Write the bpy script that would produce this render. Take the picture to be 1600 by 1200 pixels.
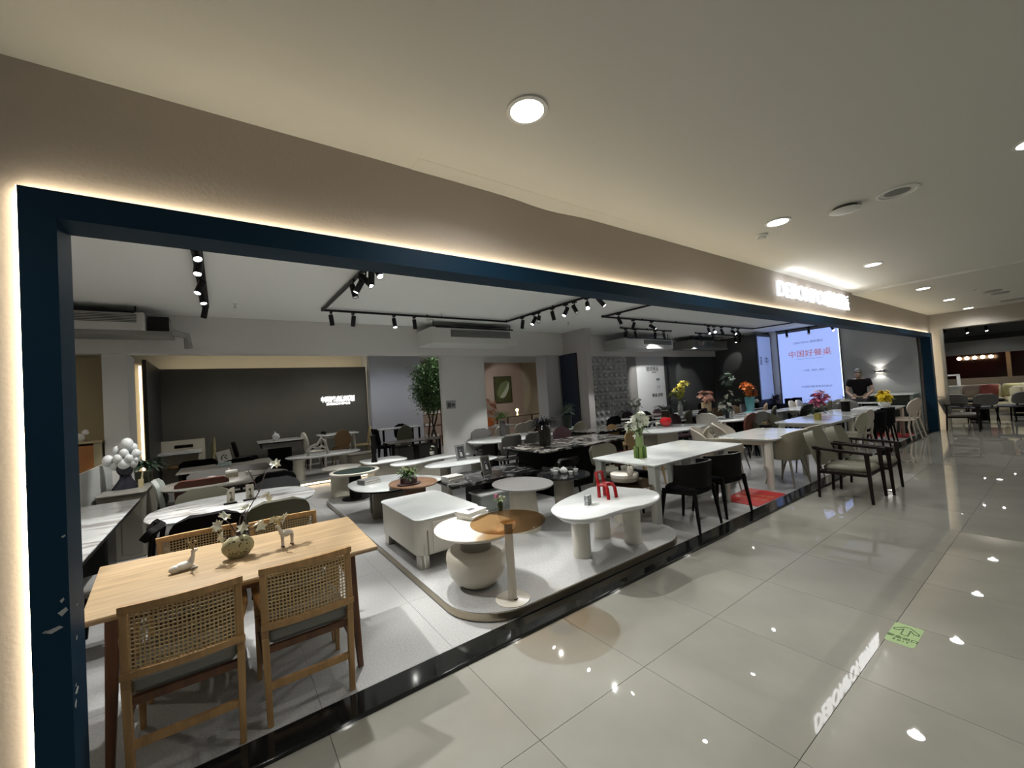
import bpy, bmesh, math, random
from mathutils import Vector, Matrix
PI = math.pi
S = bpy.context.scene
for o in list(bpy.data.objects): bpy.data.objects.remove(o)
# ---------------------------------------------------------------- camera
cam = bpy.data.cameras.new('camera'); cam.sensor_width = 36; cam.lens = 635.3183/1600*36
cam.clip_start = .05; cam.clip_end = 200
co = bpy.data.objects.new('camera', cam); S.collection.objects.link(co)
yaw, pitch, roll = .6188, .0282, -.0659
fw = Vector((math.sin(yaw)*math.cos(pitch), math.cos(yaw)*math.cos(pitch), math.sin(pitch)))
rt = Vector((math.cos(yaw), -math.sin(yaw), 0)); up = rt.cross(fw)
r_ = math.cos(roll)*rt + math.sin(roll)*up; u_ = -math.sin(roll)*rt + math.cos(roll)*up
mw = Matrix((r_, u_, -fw)).transposed().to_4x4(); mw.translation = (0, 0, 1.66)
co.matrix_world = mw; S.camera = co
# ---------------------------------------------------------------- world, exposure, big lights
S.view_settings.view_transform = 'Standard'; S.view_settings.look = 'None'
S.view_settings.exposure = 0.0; S.view_settings.gamma = 1.0; S.view_settings.use_curve_mapping = False
W = bpy.data.worlds.new('world'); S.world = W; W.use_nodes = True
W.node_tree.nodes['Background'].inputs[0].default_value = (.80, .84, .80, 1)
W.node_tree.nodes['Background'].inputs[1].default_value = .12
K_DOWN, K_TRACK = 38, 185      # watts of mall downlights and of track spots
def link(o): S.collection.objects.link(o); return o
def spot(name, loc, tgt, w, ang=50, col=(1, .97, .9), r=.03, blend=.5, parent=None):
    l = bpy.data.lights.new(name, 'SPOT'); l.energy = w; l.spot_size = math.radians(ang); l.spot_blend = blend
    l.shadow_soft_size = r; l.color = col
    o = link(bpy.data.objects.new(name, l))
    d = (Vector(tgt)-Vector(loc)).normalized()
    o.rotation_euler = d.to_track_quat('-Z', 'Y').to_euler(); o.location = loc
    return o
# ---------------------------------------------------------------- materials
MC = {}
def mat(name, col, rough=.5, metal=0, emit=0, ecol=None, noise=0, nscale=20, bump=0, bscale=80, spec=.5, coat=0, alpha=None, veins=None, stretch=None):
    if name in MC: return MC[name]
    m = bpy.data.materials.new(name); m.use_nodes = True; nt = m.node_tree; b = nt.nodes['Principled BSDF']; MC[name] = m
    c4 = (*col, 1)
    b.inputs['Base Color'].default_value = c4; b.inputs['Roughness'].default_value = rough; b.inputs['Metallic'].default_value = metal
    b.inputs['Specular IOR Level'].default_value = spec; b.inputs['Coat Weight'].default_value = coat
    if emit:
        b.inputs['Emission Color'].default_value = (*(ecol or col), 1); b.inputs['Emission Strength'].default_value = emit
    N = nt.nodes.new; L = nt.links.new
    if noise or bump or veins:
        tc = N('ShaderNodeTexCoord'); mp = N('ShaderNodeMapping'); L(tc.outputs['Object'], mp.inputs[0])
        if stretch: mp.inputs['Scale'].default_value = stretch
    if noise:
        n = N('ShaderNodeTexNoise'); n.inputs['Scale'].default_value = nscale; n.inputs['Detail'].default_value = 5; L(mp.outputs[0], n.inputs['Vector'])
        r = N('ShaderNodeValToRGB'); L(n.outputs[0], r.inputs[0])
        r.color_ramp.elements[0].position = .3; r.color_ramp.elements[1].position = .7
        r.color_ramp.elements[0].color = (*[max(0, v*(1-noise)) for v in col], 1); r.color_ramp.elements[1].color = (*[min(1, v*(1+noise)) for v in col], 1)
        L(r.outputs[0], b.inputs['Base Color'])
    if veins:   # (vein colour, scale, low, high, distortion)
        n = N('ShaderNodeTexNoise'); n.inputs['Scale'].default_value = veins[1]; n.inputs['Detail'].default_value = 9; n.inputs['Distortion'].default_value = veins[4]
        L(mp.outputs[0], n.inputs['Vector'])
        r = N('ShaderNodeValToRGB'); L(n.outputs[0], r.inputs[0])
        r.color_ramp.elements[0].position = veins[2]; r.color_ramp.elements[1].position = veins[3]
        r.color_ramp.elements[0].color = (*veins[0], 1); r.color_ramp.elements[1].color = c4
        L(r.outputs[0], b.inputs['Base Color'])
    if bump:
        n = N('ShaderNodeTexNoise'); n.inputs['Scale'].default_value = bscale; n.inputs['Detail'].default_value = 3; L(tc.outputs['Object'], n.inputs['Vector'])
        bp = N('ShaderNodeBump'); bp.inputs['Strength'].default_value = bump; bp.inputs['Distance'].default_value = .01
        L(n.outputs[0], bp.inputs['Height']); L(bp.outputs[0], b.inputs['Normal'])
    return m
def glass(name, tint, refl=.12, rough=.02):
    if name in MC: return MC[name]
    m = bpy.data.materials.new(name); m.use_nodes = True; nt = m.node_tree; MC[name] = m
    nt.nodes.remove(nt.nodes['Principled BSDF']); out = nt.nodes['Material Output']
    t = nt.nodes.new('ShaderNodeBsdfTransparent'); t.inputs[0].default_value = (*tint, 1)
    g = nt.nodes.new('ShaderNodeBsdfGlossy'); g.inputs['Roughness'].default_value = rough
    f = nt.nodes.new('ShaderNodeMapRange'); lw = nt.nodes.new('ShaderNodeLayerWeight'); lw.inputs[0].default_value = .35; nt.links.new(lw.outputs['Facing'], f.inputs[0]); f.inputs[3].default_value = refl*.4; f.inputs[4].default_value = refl*3
    x = nt.nodes.new('ShaderNodeMixShader'); nt.links.new(f.outputs[0], x.inputs[0])
    nt.links.new(t.outputs[0], x.inputs[1]); nt.links.new(g.outputs[0], x.inputs[2]); nt.links.new(x.outputs[0], out.inputs[0])
    return m
def emis(name, col, s):
    if name in MC: return MC[name]
    m = bpy.data.materials.new(name); m.use_nodes = True; nt = m.node_tree; MC[name] = m
    nt.nodes.remove(nt.nodes['Principled BSDF']); e = nt.nodes.new('ShaderNodeEmission'); e.inputs[0].default_value = (*col, 1); e.inputs[1].default_value = s
    nt.links.new(e.outputs[0], nt.nodes['Material Output'].inputs[0]); return m
# ---------------------------------------------------------------- mesh builder
class MB:
    def __init__(s): s.v = []; s.f = []
    def add(s, vs, fs, M=None):
        k = len(s.v)
        s.v += [tuple(M @ Vector(p)) if M else tuple(p) for p in vs]
        s.f += [tuple(i+k for i in f) for f in fs]; return s
    def box(s, c, d, rz=0, M=None):
        x, y, z = d[0]/2, d[1]/2, d[2]/2
        vs = [(-x, -y, -z), (x, -y, -z), (x, y, -z), (-x, y, -z), (-x, -y, z), (x, -y, z), (x, y, z), (-x, y, z)]
        T = Matrix.Translation(c) @ Matrix.Rotation(rz, 4, 'Z')
        if M: T = M @ T
        return s.add(vs, [(3, 2, 1, 0), (4, 5, 6, 7), (0, 1, 5, 4), (1, 2, 6, 5), (2, 3, 7, 6), (3, 0, 4, 7)], T)
    def bb(s, x0, x1, y0, y1, z0, z1): return s.box(((x0+x1)/2, (y0+y1)/2, (z0+z1)/2), (abs(x1-x0), abs(y1-y0), abs(z1-z0)))
    def bar(s, a, b, w, h=None, w2=None, h2=None):
        """tapered rectangular bar from a to b"""
        h = h or w; w2 = w2 or w; h2 = h2 or h; a = Vector(a); b = Vector(b); d = (b-a).normalized()
        ref = Vector((0, 1, 0)) if abs(d.z) > .6 else Vector((0, 0, 1))
        x = ref.cross(d).normalized(); y = d.cross(x)
        vs = []
        for p, ww, hh in ((a, w, h), (b, w2, h2)):
            for i, j in ((-1, -1), (1, -1), (1, 1), (-1, 1)): vs.append(p + x*i*ww/2 + y*j*hh/2)
        return s.add(vs, [(3, 2, 1, 0), (4, 5, 6, 7), (0, 1, 5, 4), (1, 2, 6, 5), (2, 3, 7, 6), (3, 0, 4, 7)])
    def tube(s, pts, r, n=8, cap=True):
        pts = [Vector(p) for p in pts]; R = r if isinstance(r, (list, tuple)) else [r]*len(pts); k = len(s.v); px = None
        for i, p in enumerate(pts):
            d = (pts[min(i+1, len(pts)-1)]-pts[max(i-1, 0)]).normalized()
            if px is None: px = (Vector((1, 0, 0)) if abs(d.x) < .9 else Vector((0, 1, 0)))
            else: px = pd.rotation_difference(d) @ px
            pd = d
            x = (px - d*px.dot(d)).normalized(); y = d.cross(x); px = x
            for j in range(n):
                a = 2*PI*j/n; s.v.append(tuple(p + (x*math.cos(a)+y*math.sin(a))*R[i]))
        for i in range(len(pts)-1):
            for j in range(n):
                s.f.append((k+i*n+j, k+i*n+(j+1) % n, k+(i+1)*n+(j+1) % n, k+(i+1)*n+j))
        if cap:
            s.f.append(tuple(k+j for j in range(n))[::-1]); s.f.append(tuple(k+(len(pts)-1)*n+j for j in range(n)))
        return s
    def prof(s, pr, c=(0, 0, 0), n=24, sx=1, sy=1):
        """lathe: list of (r,z), capped"""
        k = len(s.v)
        for r, z in pr:
            for j in range(n):
                a = 2*PI*j/n; s.v.append((c[0]+r*sx*math.cos(a), c[1]+r*sy*math.sin(a), c[2]+z))
        for i in range(len(pr)-1):
            for j in range(n): s.f.append((k+i*n+j, k+i*n+(j+1) % n, k+(i+1)*n+(j+1) % n, k+(i+1)*n+j))
        s.f.append(tuple(k+j for j in range(n))[::-1]); s.f.append(tuple(k+(len(pr)-1)*n+j for j in range(n))); return s
    def slab(s, ol, z0, z1, bev=.006, under=0):
        """outline extruded, edges rounded; 'under' tapers the underside inward"""
        n = len(ol); cx = sum(p[0] for p in ol)/n; cy = sum(p[1] for p in ol)/n; k = len(s.v)
        def off(d):
            o = []
            for i, p in enumerate(ol):
                a = Vector(ol[i-1][:2]); b = Vector(ol[(i+1) % n][:2]); t = (b-a)
                if t.length < 1e-9: o.append(p); continue
                t.normalize(); o.append((p[0]-t.y*d, p[1]+t.x*d))
            return o
        ar = sum(ol[i-1][0]*ol[i][1]-ol[i][0]*ol[i-1][1] for i in range(n))
        sg = 1 if ar > 0 else -1
        lay = [(bev+under, z0), (under*.3, z0+min(bev, (z1-z0)*.5)), (0, z1-bev), (bev, z1)] if not under else [(under, z0), (under*.35, z0+(z1-z0)*.45), (0, z1-bev*2), (0, z1-bev), (bev, z1)]
        for d, z in lay:
            for p in off(d*sg): s.v.append((p[0], p[1], z))
        m = len(lay)
        for i in range(m-1):
            for j in range(n):
                q = (k+i*n+j, k+i*n+(j+1) % n, k+(i+1)*n+(j+1) % n, k+(i+1)*n+j); s.f.append(q if sg > 0 else q[::-1])
        b = tuple(k+j for j in range(n)); t = tuple(k+(m-1)*n+j for j in range(n))
        s.f.append(b[::-1] if sg > 0 else b); s.f.append(t if sg > 0 else t[::-1]); return s
    def ball(s, c, r, n=10, m=7, sx=1, sy=1, sz=1):
        pr = [(max(r*math.sin(PI*i/m), r*.02), -r*math.cos(PI*i/m)*sz) for i in range(m+1)]
        return s.prof(pr, c, n, sx, sy)
    def leaf(s, a, b, w, nrm=(0, 0, 1), fold=.2):
        a = Vector(a); b = Vector(b); d = b-a; x = d.cross(Vector(nrm))
        if x.length < 1e-6: x = d.cross(Vector((1, .3, 0)))
        x = x.normalized()*w/2; u = x.cross(d).normalized()*w*fold
        return s.add([a, a+d*.35+x+u, b, a+d*.35-x+u, a+d*.4], [(0, 1, 4), (1, 2, 4), (0, 4, 3), (4, 2, 3)])
    def sheet(s, g, th, close=False):
        """grid of points g[i][j] thickened along normals"""
        I, J = len(g), len(g[0]); P = [[Vector(p) for p in r] for r in g]; k = len(s.v); Nn = []
        for i in range(I):
            for j in range(J):
                a = P[min(i+1, I-1)][j]-P[max(i-1, 0)][j]; b = P[i][min(j+1, J-1)]-P[i][max(j-1, 0)][:] if False else P[i][min(j+1, J-1)]-P[i][max(j-1, 0)]
                n = a.cross(b); n = n.normalized() if n.length > 1e-9 else Vector((0, 0, 1)); Nn.append(n)
        for sg in (1, -1):
            for i in range(I):
                for j in range(J): s.v.append(tuple(P[i][j]+Nn[i*J+j]*th/2*sg))
        o = I*J
        for i in range(I-1):
            for j in range(J-1):
                q = (k+i*J+j, k+(i+1)*J+j, k+(i+1)*J+j+1, k+i*J+j+1); s.f.append(q); s.f.append(tuple(v+o for v in q)[::-1])
        for i in range(I-1):
            for j in (0, J-1):
                q = (k+i*J+j, k+(i+1)*J+j, k+(i+1)*J+j+o, k+i*J+j+o); s.f.append(q if j else q[::-1])
        for j in range(J-1):
            for i in (0, I-1):
                q = (k+i*J+j, k+i*J+j+1, k+i*J+j+1+o, k+i*J+j+o); s.f.append(q[::-1] if i else q)
        return s
    def mesh(s, name, m, smooth=35):
        me = bpy.data.meshes.new(name); me.from_pydata(s.v, [], s.f); me.materials.append(m)
        bm = bmesh.new(); bm.from_mesh(me); bmesh.ops.recalc_face_normals(bm, faces=bm.faces)
        if smooth:
            lim = math.radians(smooth)
            for f in bm.faces: f.smooth = True
            for e in bm.edges:
                if len(e.link_faces) == 2 and e.calc_face_angle(0) > lim: e.smooth = False
        bm.to_mesh(me); bm.free(); return me
    def build(s, name, m, parent=None, label=None, bevel=0, smooth=35):
        o = link(bpy.data.objects.new(name, s.mesh(name, m, smooth)))
        if parent: o.parent = parent
        if label: o['label'] = label
        if bevel:
            b = o.modifiers.new('bevel', 'BEVEL'); b.width = bevel; b.segments = 2; b.limit_method = 'ANGLE'
        return o
def tag(o, label, cat, group=None):
    o['label'] = label; o['category'] = cat
    if group: o['group'] = group
    return o
def thing(name, label, cat, loc=(0, 0, 0), rz=0, group=None):
    o = link(bpy.data.objects.new(name, None)); o.location = loc; o.rotation_euler = (0, 0, rz); o.empty_display_size = .1
    return tag(o, label, cat, group)
def solo(name, mb, m, label, cat, loc=(0, 0, 0), rz=0, group=None, bevel=0, smooth=35):
    o = mb.build(name, m, bevel=bevel, smooth=smooth); o.location = loc; o.rotation_euler = (0, 0, rz); return tag(o, label, cat, group)
def struct(name, mb, m, bevel=0, parent=None, smooth=35):
    o = mb.build(name, m, parent, bevel=bevel, smooth=smooth)
    if not parent: o['kind'] = 'structure'
    return o
def dup(root, loc, rz=0, label=None, group=None):
    def cp(o, par):
        c = o.copy(); link(c)
        if par: c.parent = par
        for ch in list(o.children): cp(ch, c)
        return c
    r = cp(root, None); r.location = loc; r.rotation_euler = (0, 0, rz)
    if label: r['label'] = label
    if group: r['group'] = group
    return r
def rrect(L, Wd, r, n=6, c=(0, 0)):
    o = []
    for sx, sy, a0 in ((1, 1, 0), (-1, 1, 90), (-1, -1, 180), (1, -1, 270)):
        for i in range(n+1):
            a = math.radians(a0+90*i/n); o.append((c[0]+sx*(L/2-r)+r*math.cos(a), c[1]+sy*(Wd/2-r)+r*math.sin(a)))
    return o
def ell(a, b, n=48, p=2.0):
    o = []
    for i in range(n):
        t = 2*PI*i/n; c, s = math.cos(t), math.sin(t)
        o.append((a*abs(c)**(2/p)*(1 if c >= 0 else -1), b*abs(s)**(2/p)*(1 if s >= 0 else -1)))
    return o
def spline(pts, n=8):
    o = []; m = len(pts)
    for i in range(m):
        p0, p1, p2, p3 = [Vector(pts[(i+k) % m]) for k in (-1, 0, 1, 2)]
        for j in range(n):
            t = j/n; q = .5*((2*p1)+(-p0+p2)*t+(2*p0-5*p1+4*p2-p3)*t*t+(-p0+3*p1-3*p2+p3)*t**3); o.append((q.x, q.y))
    return o
def text(s, size, m, name='lettering', ext=.004, parent=None, M=None, align='CENTER', sx=1.0, bold=0):
    cu = bpy.data.curves.new(name, 'FONT'); cu.body = s; cu.size = size; cu.extrude = ext; cu.align_x = align; cu.align_y = 'CENTER'; cu.resolution_u = 3
    cu.offset = bold
    t = link(bpy.data.objects.new(name+'_tmp', cu)); bpy.context.view_layer.update()
    me = bpy.data.meshes.new_from_object(t.evaluated_get(bpy.context.evaluated_depsgraph_get()))
    bpy.data.objects.remove(t); me.materials.clear(); me.materials.append(m)
    me.transform((M or Matrix()) @ Matrix.Scale(sx, 4, (1, 0, 0)))
    o = link(bpy.data.objects.new(name, me))
    if parent: o.parent = parent
    return o
def frame_m(o, x, y):
    """matrix with text x axis, y axis, at origin o"""
    x = Vector(x); y = Vector(y); z = x.cross(y); m = Matrix((x, y, z)).transposed().to_4x4(); m.translation = o; return m
# ================================================================ materials used by the setting
wallm = mat('facade_paint', (.47, .41, .355), .75, bump=.15, bscale=60)
ceilm = mat('ceiling_paint', (.62, .61, .56), .8, bump=.05, bscale=30)
iwall = mat('shop_wall_paint', (.64, .63, .61), .7)
iceil = mat('shop_ceiling_paint', (.84, .86, .84), .8)
navy = mat('navy_paint', (.006, .028, .056), .55, spec=.12)
blackg = mat('black_granite', (.008, .009, .009), .08, noise=.5, nscale=60)
tilem = mat('mall_tile_glaze', (.275, .268, .235), .018, noise=.07, nscale=2.2, spec=.85)
grout = mat('grout', (.06, .055, .04), .8)
terr = mat('terrazzo', (.34, .34, .335), .38, noise=.18, nscale=90)
ledw = emis('warm_led', (1, .86, .62), 17.0)
white = mat('white_paint', (.75, .75, .73), .5)
# ================================================================ floors
fl = MB().bb(-4, 34, -7, 2.33, -.12, -.004).bb(15.3, 34, 2.33, 6.4, -.12, -.004); FL = struct('floor', fl, grout)
X0, Y0, T = 1.178, 1.616, .8
def tiles(parent, xs, ys, z, m, name='tile', gap=.003, th=.004):
    cache = {}
    for xa, xb in zip(xs, xs[1:]):
        for ya, yb in zip(ys, ys[1:]):
            k = (round(xb-xa, 3), round(yb-ya, 3))
            if k not in cache:
                b = MB().bb(-(xb-xa)/2+gap/2, (xb-xa)/2-gap/2, -(yb-ya)/2+gap/2, (yb-ya)/2-gap/2, -th, 0); cache[k] = b.mesh(name, m, 0)
            o = link(bpy.data.objects.new(name, cache[k])); o.parent = parent; o.location = ((xa+xb)/2, (ya+yb)/2, z)
tiles(FL, [X0+T*i for i in range(-3, 19)], [Y0-T*4, Y0-T*3, Y0-T*2, Y0-T, Y0, 2.33], 0, tilem)
tiles(FL, [-4, X0-3*T], [-7, Y0-T*4, 2.33], 0, tilem)
tiles(FL, [X0-3*T, X0+18*T], [-7, Y0-T*4], 0, tilem)
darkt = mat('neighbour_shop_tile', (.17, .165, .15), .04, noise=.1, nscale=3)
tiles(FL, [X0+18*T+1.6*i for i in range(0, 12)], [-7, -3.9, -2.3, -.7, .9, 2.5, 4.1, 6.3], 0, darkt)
sf = MB().bb(-4, 15.0, 2.52, 15.2, -.1, .014); SF = struct('floor', sf, grout)
tiles(SF, [X0-3*T+T*i for i in range(0, 20)]+[15.0], [2.52+T*i for i in range(0, 8)], .02, terr, gap=.002, th=.006)
tiles(SF, [-4, X0-3*T, 15.0], [8.12, 15.2], .02, terr, gap=.002, th=.006)
tiles(SF, [-4, X0-3*T], [2.52, 8.12], .02, terr, gap=.002, th=.006)
th = MB().bb(-1.0, 15.25, 2.33, 2.52, -.05, .022); struct('threshold', th, blackg, bevel=.006)
# ================================================================ mall ceiling
c = MB().bb(-5, 9.3, -7, 2.45, 3.1, 3.25); struct('ceiling', c, ceilm)
c = MB().bb(9.3, 15.5, -7, 2.45, 3.07, 3.25); struct('ceiling', c, ceilm)
# a shallow plaster swelling where fascia and ceiling meet
sw = MB().sheet([[(x, 2.335, 3.1-.0), (x, 2.32, 3.1-.028*math.exp(-((x-2.1)/.35)**2)), (x, 2.20, 3.101)] for x in [1.0+.1*i for i in range(24)]], .004)
struct('ceiling', sw, ceilm)
# ================================================================ facade wall round the shop opening
w = MB().bb(-5, -.55, 2.33, 2.52, 0, 3.1); w.bb(-.55, 15.2, 2.33, 2.45, 2.53, 3.2); w.bb(15.2, 15.5, 2.33, 2.52, 0, 3.1)
struct('wall_front', w, wallm)
# blue portal frame standing proud of the wall with a warm light strip behind its outer edge
fr = MB().bb(-.600, -.500, 2.265, 2.45, 0, 2.57); fr.bb(-.5, 15.05, 2.265, 2.45, 2.462, 2.57); fr.bb(15.05, 15.27, 2.265, 2.45, 0, 2.57)
fr = solo('portal_frame', fr, navy, 'dark blue painted portal frame around the long shop opening', 'door frame')
for nm, bx in (('light_strip', (-.612, -.600, 2.30, 2.325, .0, 2.582)), ('light_strip', (-.612, 15.28, 2.30, 2.325, 2.57, 2.582)), ('light_strip', (15.27, 15.28, 2.30, 2.325, 0, 2.57))):
    MB().bb(*bx).build(nm, ledw, fr, 'glowing warm white strip along the frame edge')
# chips in the paint of the left leg: pale filler
chip = mat('bare_plaster', (.35, .37, .36), .8)
for (z, y, w_, h) in ((.64, 2.31, .05, .012), (.60, 2.29, .03, .018), (.83, 2.33, .02, .01), (.95, 2.35, .012, .006), (.665, 2.30, .02, .006)):
    MB().add([(-.4985, y-w_/2, z), (-.4985, y, z-h), (-.4985, y+w_/2, z+h*.2), (-.4985, y+w_*.2, z+h)], [(0, 1, 2, 3)]).build('chipped_paint', chip, fr)
for (cx_, cz_), w_, h_ in (((-0.544, 0.904), .075, .016), ((-0.518, 0.962), .04, .022), ((-0.519, 1.005), .018, .014), ((-0.565, 0.905), .02, .008), ((-0.51, 1.241), .018, .008)):
    w_ *= .7; h_ *= .7; MB().add([(cx_-w_/2, 2.2635, cz_), (cx_-w_*.1, 2.2635, cz_-h_), (cx_+w_/2, 2.2635, cz_+h_*.2), (cx_+w_*.3, 2.2635, cz_+h_)], [(0, 1, 2, 3)]).build('chipped_paint', chip, fr)
# ================================================================ shop shell
c = MB().bb(-4, 15.0, 2.45, 15.2, 3.2, 3.3); struct('ceiling', c, iceil)
h = MB().bb(-1.22, 7.3, 7.85, 8.10, 2.62, 3.2); h.bb(7.3, 14.9, 7.85, 8.10, 2.60, 3.2); struct('wall_back', h, iwall)     # deep beam across the shop
beige = mat('beige_wall_paint', (.40, .33, .20), .7)
dgrey = mat('dark_grey_wall', (.06, .064, .063), .5)
pink = mat('blush_wall_paint', (.42, .32, .26), .7)
coolw = mat('cool_white_wall', (.48, .49, .53), .7)
w = MB().bb(-4, -1.3, 8.4, 8.6, 0, 2.62); struct('wall_left', w, beige)
w = MB().bb(-4, -1.22, 7.85, 8.1, 2.62, 3.2).bb(-1.36, -1.10, 7.9, 8.5, 0, 2.62); struct('wall_left', w, iwall)
w = MB().bb(-4.1, -4, 2.4, 15.2, 0, 3.3); struct('wall_left', w, iwall)
w = MB().bb(-4, 3.56, 13.0, 13.2, 0, 3.2); struct('wall_back', w, mat('cream_wall', (.52, .49, .42), .7))
w = MB().bb(3.56, 5.15, 12.2, 13.2, 0, 3.2); struct('wall_back', w, coolw)
w = MB().bb(3.93, 5.0, 8.1, 8.28, 0, 3.2); struct('wall_back', w, iwall)               # broad grey column
w = MB().bb(6.80, 7.25, 8.0, 8.4, 0, 2.62); struct('wall_back', w, mat('pillar_paint', (.47, .46, .47), .7))
w = MB().bb(7.3, 7.5, 7.05, 7.85, 0, 3.2).bb(7.30, 7.5, 7.85, 8.2, 0, 2.62); struct('wall_back', w, mat('pillar_paint_b', (.47, .45, .44), .7))
dp = MB().bb(7.275, 7.3, 7.40, 7.98, .02, 2.60); struct('door_1', dp, mat('navy_door', (.012, .020, .045), .3))
dpf = MB().bb(7.26, 7.30, 7.36, 7.40, .02, 2.63).bb(7.26, 7.30, 7.40, 7.98, 2.60, 2.63); struct('trim_1', dpf, mat('charcoal_trim', (.02, .02, .025), .5))
# pink room beyond the opening
w = MB().bb(5.15, 13, 14.6, 14.8, 0, 3.2); struct('wall_back', w, pink)
w = MB().bb(10.95, 11.1, 10.0, 14.6, 0, 3.2); struct('wall_right', w, mat('beige_panel', (.36, .30, .21), .7))
w = MB().bb(5.0, 9.9, 9.5, 9.7, 2.62, 3.2); struct('wall_back', w, iwall)
# panelled feature wall on the left with light glowing over its top edge
dpan = mat('taupe_panel', (.11, .105, .088), .5, noise=.06, nscale=1.5)
p = thing('feature_panel', 'large dark taupe wall panel with a glowing top edge and wall lettering', 'wall panel', (0, 12.5, 0))
MB().bb(-1.2, 3.52, -.04, .04, .15, 2.81).build('panel', dpan, p)
MB().bb(-1.24, -1.18, -2.1, -.04, .15, 2.81).build('side_panel', mat('near_black_panel', (.03, .03, .03), .5), p)
MB().bb(-1.2, 3.50, .05, .09, 2.74, 2.78).build('light_strip', emis('warm_led_soft', (1, .84, .58), 6), p)
MB().bb(3.50, 3.51, .045, .05, .3, 2.78).build('light_strip', MC['warm_led_soft'], p)
MB().bb(-1.30, -1.27, -2.0, -1.96, .2, 2.7).build('light_strip', MC['warm_led_soft'], p)
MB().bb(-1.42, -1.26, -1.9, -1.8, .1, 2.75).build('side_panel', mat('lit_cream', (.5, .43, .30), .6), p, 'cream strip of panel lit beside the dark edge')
# lattice screen wall: pale moulded blocks
lat = mat('pale_moulded_block', (.55, .55, .54), .22)
lb = MB().bb(8.40, 9.95, 7.98, 8.06, .02, 2.60); LW = struct('wall_back', lb, lat)
def blk():
    m = MB(); m.bb(-.1, .1, -.02, 0, -.1, -.085).bb(-.1, .1, -.02, 0, .085, .1).bb(-.1, -.085, -.02, 0, -.085, .085).bb(.085, .1, -.02, 0, -.085, .085)
    m.prof([(.001, 0), (.085, 0), (.06, .075), (.02, .085)], (0, 0, 0), 4)
    v = m.v; k = len(v)-16
    for i in range(k, len(v)): x, y, z = v[i]; v[i] = (x, -z, y)
    return m.mesh('block', lat, 20)
bme = blk()
for i in range(7):
    for j in range(12):
        o = link(bpy.data.objects.new('block', bme)); o.parent = LW; o.location = (8.40+.11+.222*i, 7.98, .16+.212*j)
w = MB().bb(9.95, 10.45, 8.0, 8.2, 0, 2.6); struct('wall_back', w, mat('mid_grey_wall', (.22, .215, .20), .6))
sgn = mat('sign_wall_paint', (.55, .56, .56), .5)
ol = [(10.45, 8.2), (10.47, 8.02)] + [(10.6+.0*i, 7.98) for i in range(1)] + [(11.86, 7.98), (11.86, 8.2)]
w = MB(); w.slab(ol, 0, 2.6, .002); SW = struct('wall_back', w, sgn)
ink = mat('dark_ink', (.03, .03, .03), .6)
sg = thing('wall_lettering', 'small dark lines of lettering on the bright pale wall by the lattice screen', 'lettering', (0, 7.975, 0))
def ftxt(s, x, z, size, par, m=ink, ext=.002, sx=1.0, y=0):
    return text(s, size, m, 'lettering', ext, par, frame_m((x, y, z), (1, 0, 0), (0, 0, 1)), sx=sx)
ftxt('德邦博派', 11.22, 2.20, .16, sg); ftxt('DEBONPOI', 11.3, 2.10, .05, sg)
ftxt('德邦', 11.48, 1.86, .09, sg); ftxt('— — —', 11.45, 1.77, .05, sg)
ftxt('上工', 11.48, 1.62, .1, sg); ftxt('— — —', 11.45, 1.52, .05, sg)
ftxt('餐桌', 11.25, 1.36, .13, sg); ftxt('定制', 11.55, 1.36, .13, sg); ftxt('—', 11.5, 1.26, .06, sg)
w = MB().bb(11.86, 11.98, 7.90, 8.2, 0, 2.6); struct('trim_2', w, mat('black_trim', (.012, .012, .012), .5))
w = MB().bb(12.0, 12.03, 7.95, 7.97, .1, 2.58); o = solo('wall_light_strip', w, emis('amber_led', (1, .7, .4), 1.2), 'thin warm light strip at the left edge of the dark wall', 'strip light')
w = MB().bb(11.98, 15.0, 7.98, 8.2, 0, 3.2); struct('wall_back', w, dgrey)
w = MB().bb(14.95, 15.0, 6.05, 7.98, 0, 3.2); struct('wall_right', w, dgrey)
# right end wall: cool grey, with the lit screen
w = MB().bb(15.0, 15.2, 2.52, 8.2, 0, 3.2); struct('wall_right', w, mat('end_wall_grey', (.33, .335, .33), .65))
w = MB().bb(14.93, 15.0, 5.80, 6.0, 0, 3.2); struct('wall_right', w, white)
# ================================================================ neighbouring shop beyond the mall
w = MB().bb(15.5, 15.75, 2.12, 2.52, 0, 3.1).bb(15.5, 15.9, -7, 2.12, 2.66, 3.1); struct('wall_right', w, mat('end_wall_cream', (.36, .33, .29), .7))
w = MB().bb(15.42, 15.52, 2.08, 2.14, 0, 2.66); struct('trim_3', w, mat('brushed_trim', (.30, .30, .28), .3, metal=.6))
nb = mat('neighbour_ceiling', (.16, .16, .155), .7)
w = MB().bb(15.2, 33, 2.52, 6.4, 2.95, 3.05).bb(15.9, 33, -7, 2.52, 2.95, 3.05); struct('ceiling', w, nb)
w = MB().bb(20.0, 20.3, -7, 6.3, 2.45, 2.62); struct('trim_4', w, mat('black_beam', (.01, .01, .01), .5))
w = MB().bb(20.3, 20.5, -7, 6.3, 2.62, 2.95).bb(26.0, 26.3, -7, 6.3, 2.12, 2.95); struct('trim_5', w, mat('grey_soffit', (.30, .30, .29), .7))
w = MB().bb(15.75, 33, 6.3, 6.5, 0, 3.0); struct('wall_back', w, mat('neighbour_wall', (.10, .10, .10), .6))
w = MB().bb(31.0, 31.2, -7, 6.3, 0, 3.0); struct('wall_right', w, mat('deep_maroon', (.012, .0035, .0035), .15, noise=.8, nscale=1.2))
w = MB().bb(30.7, 31.0, -7, 6.3, 0, 1.0); struct('wall_right', w, mat('window_bench', (.35, .33, .28), .5))
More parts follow.
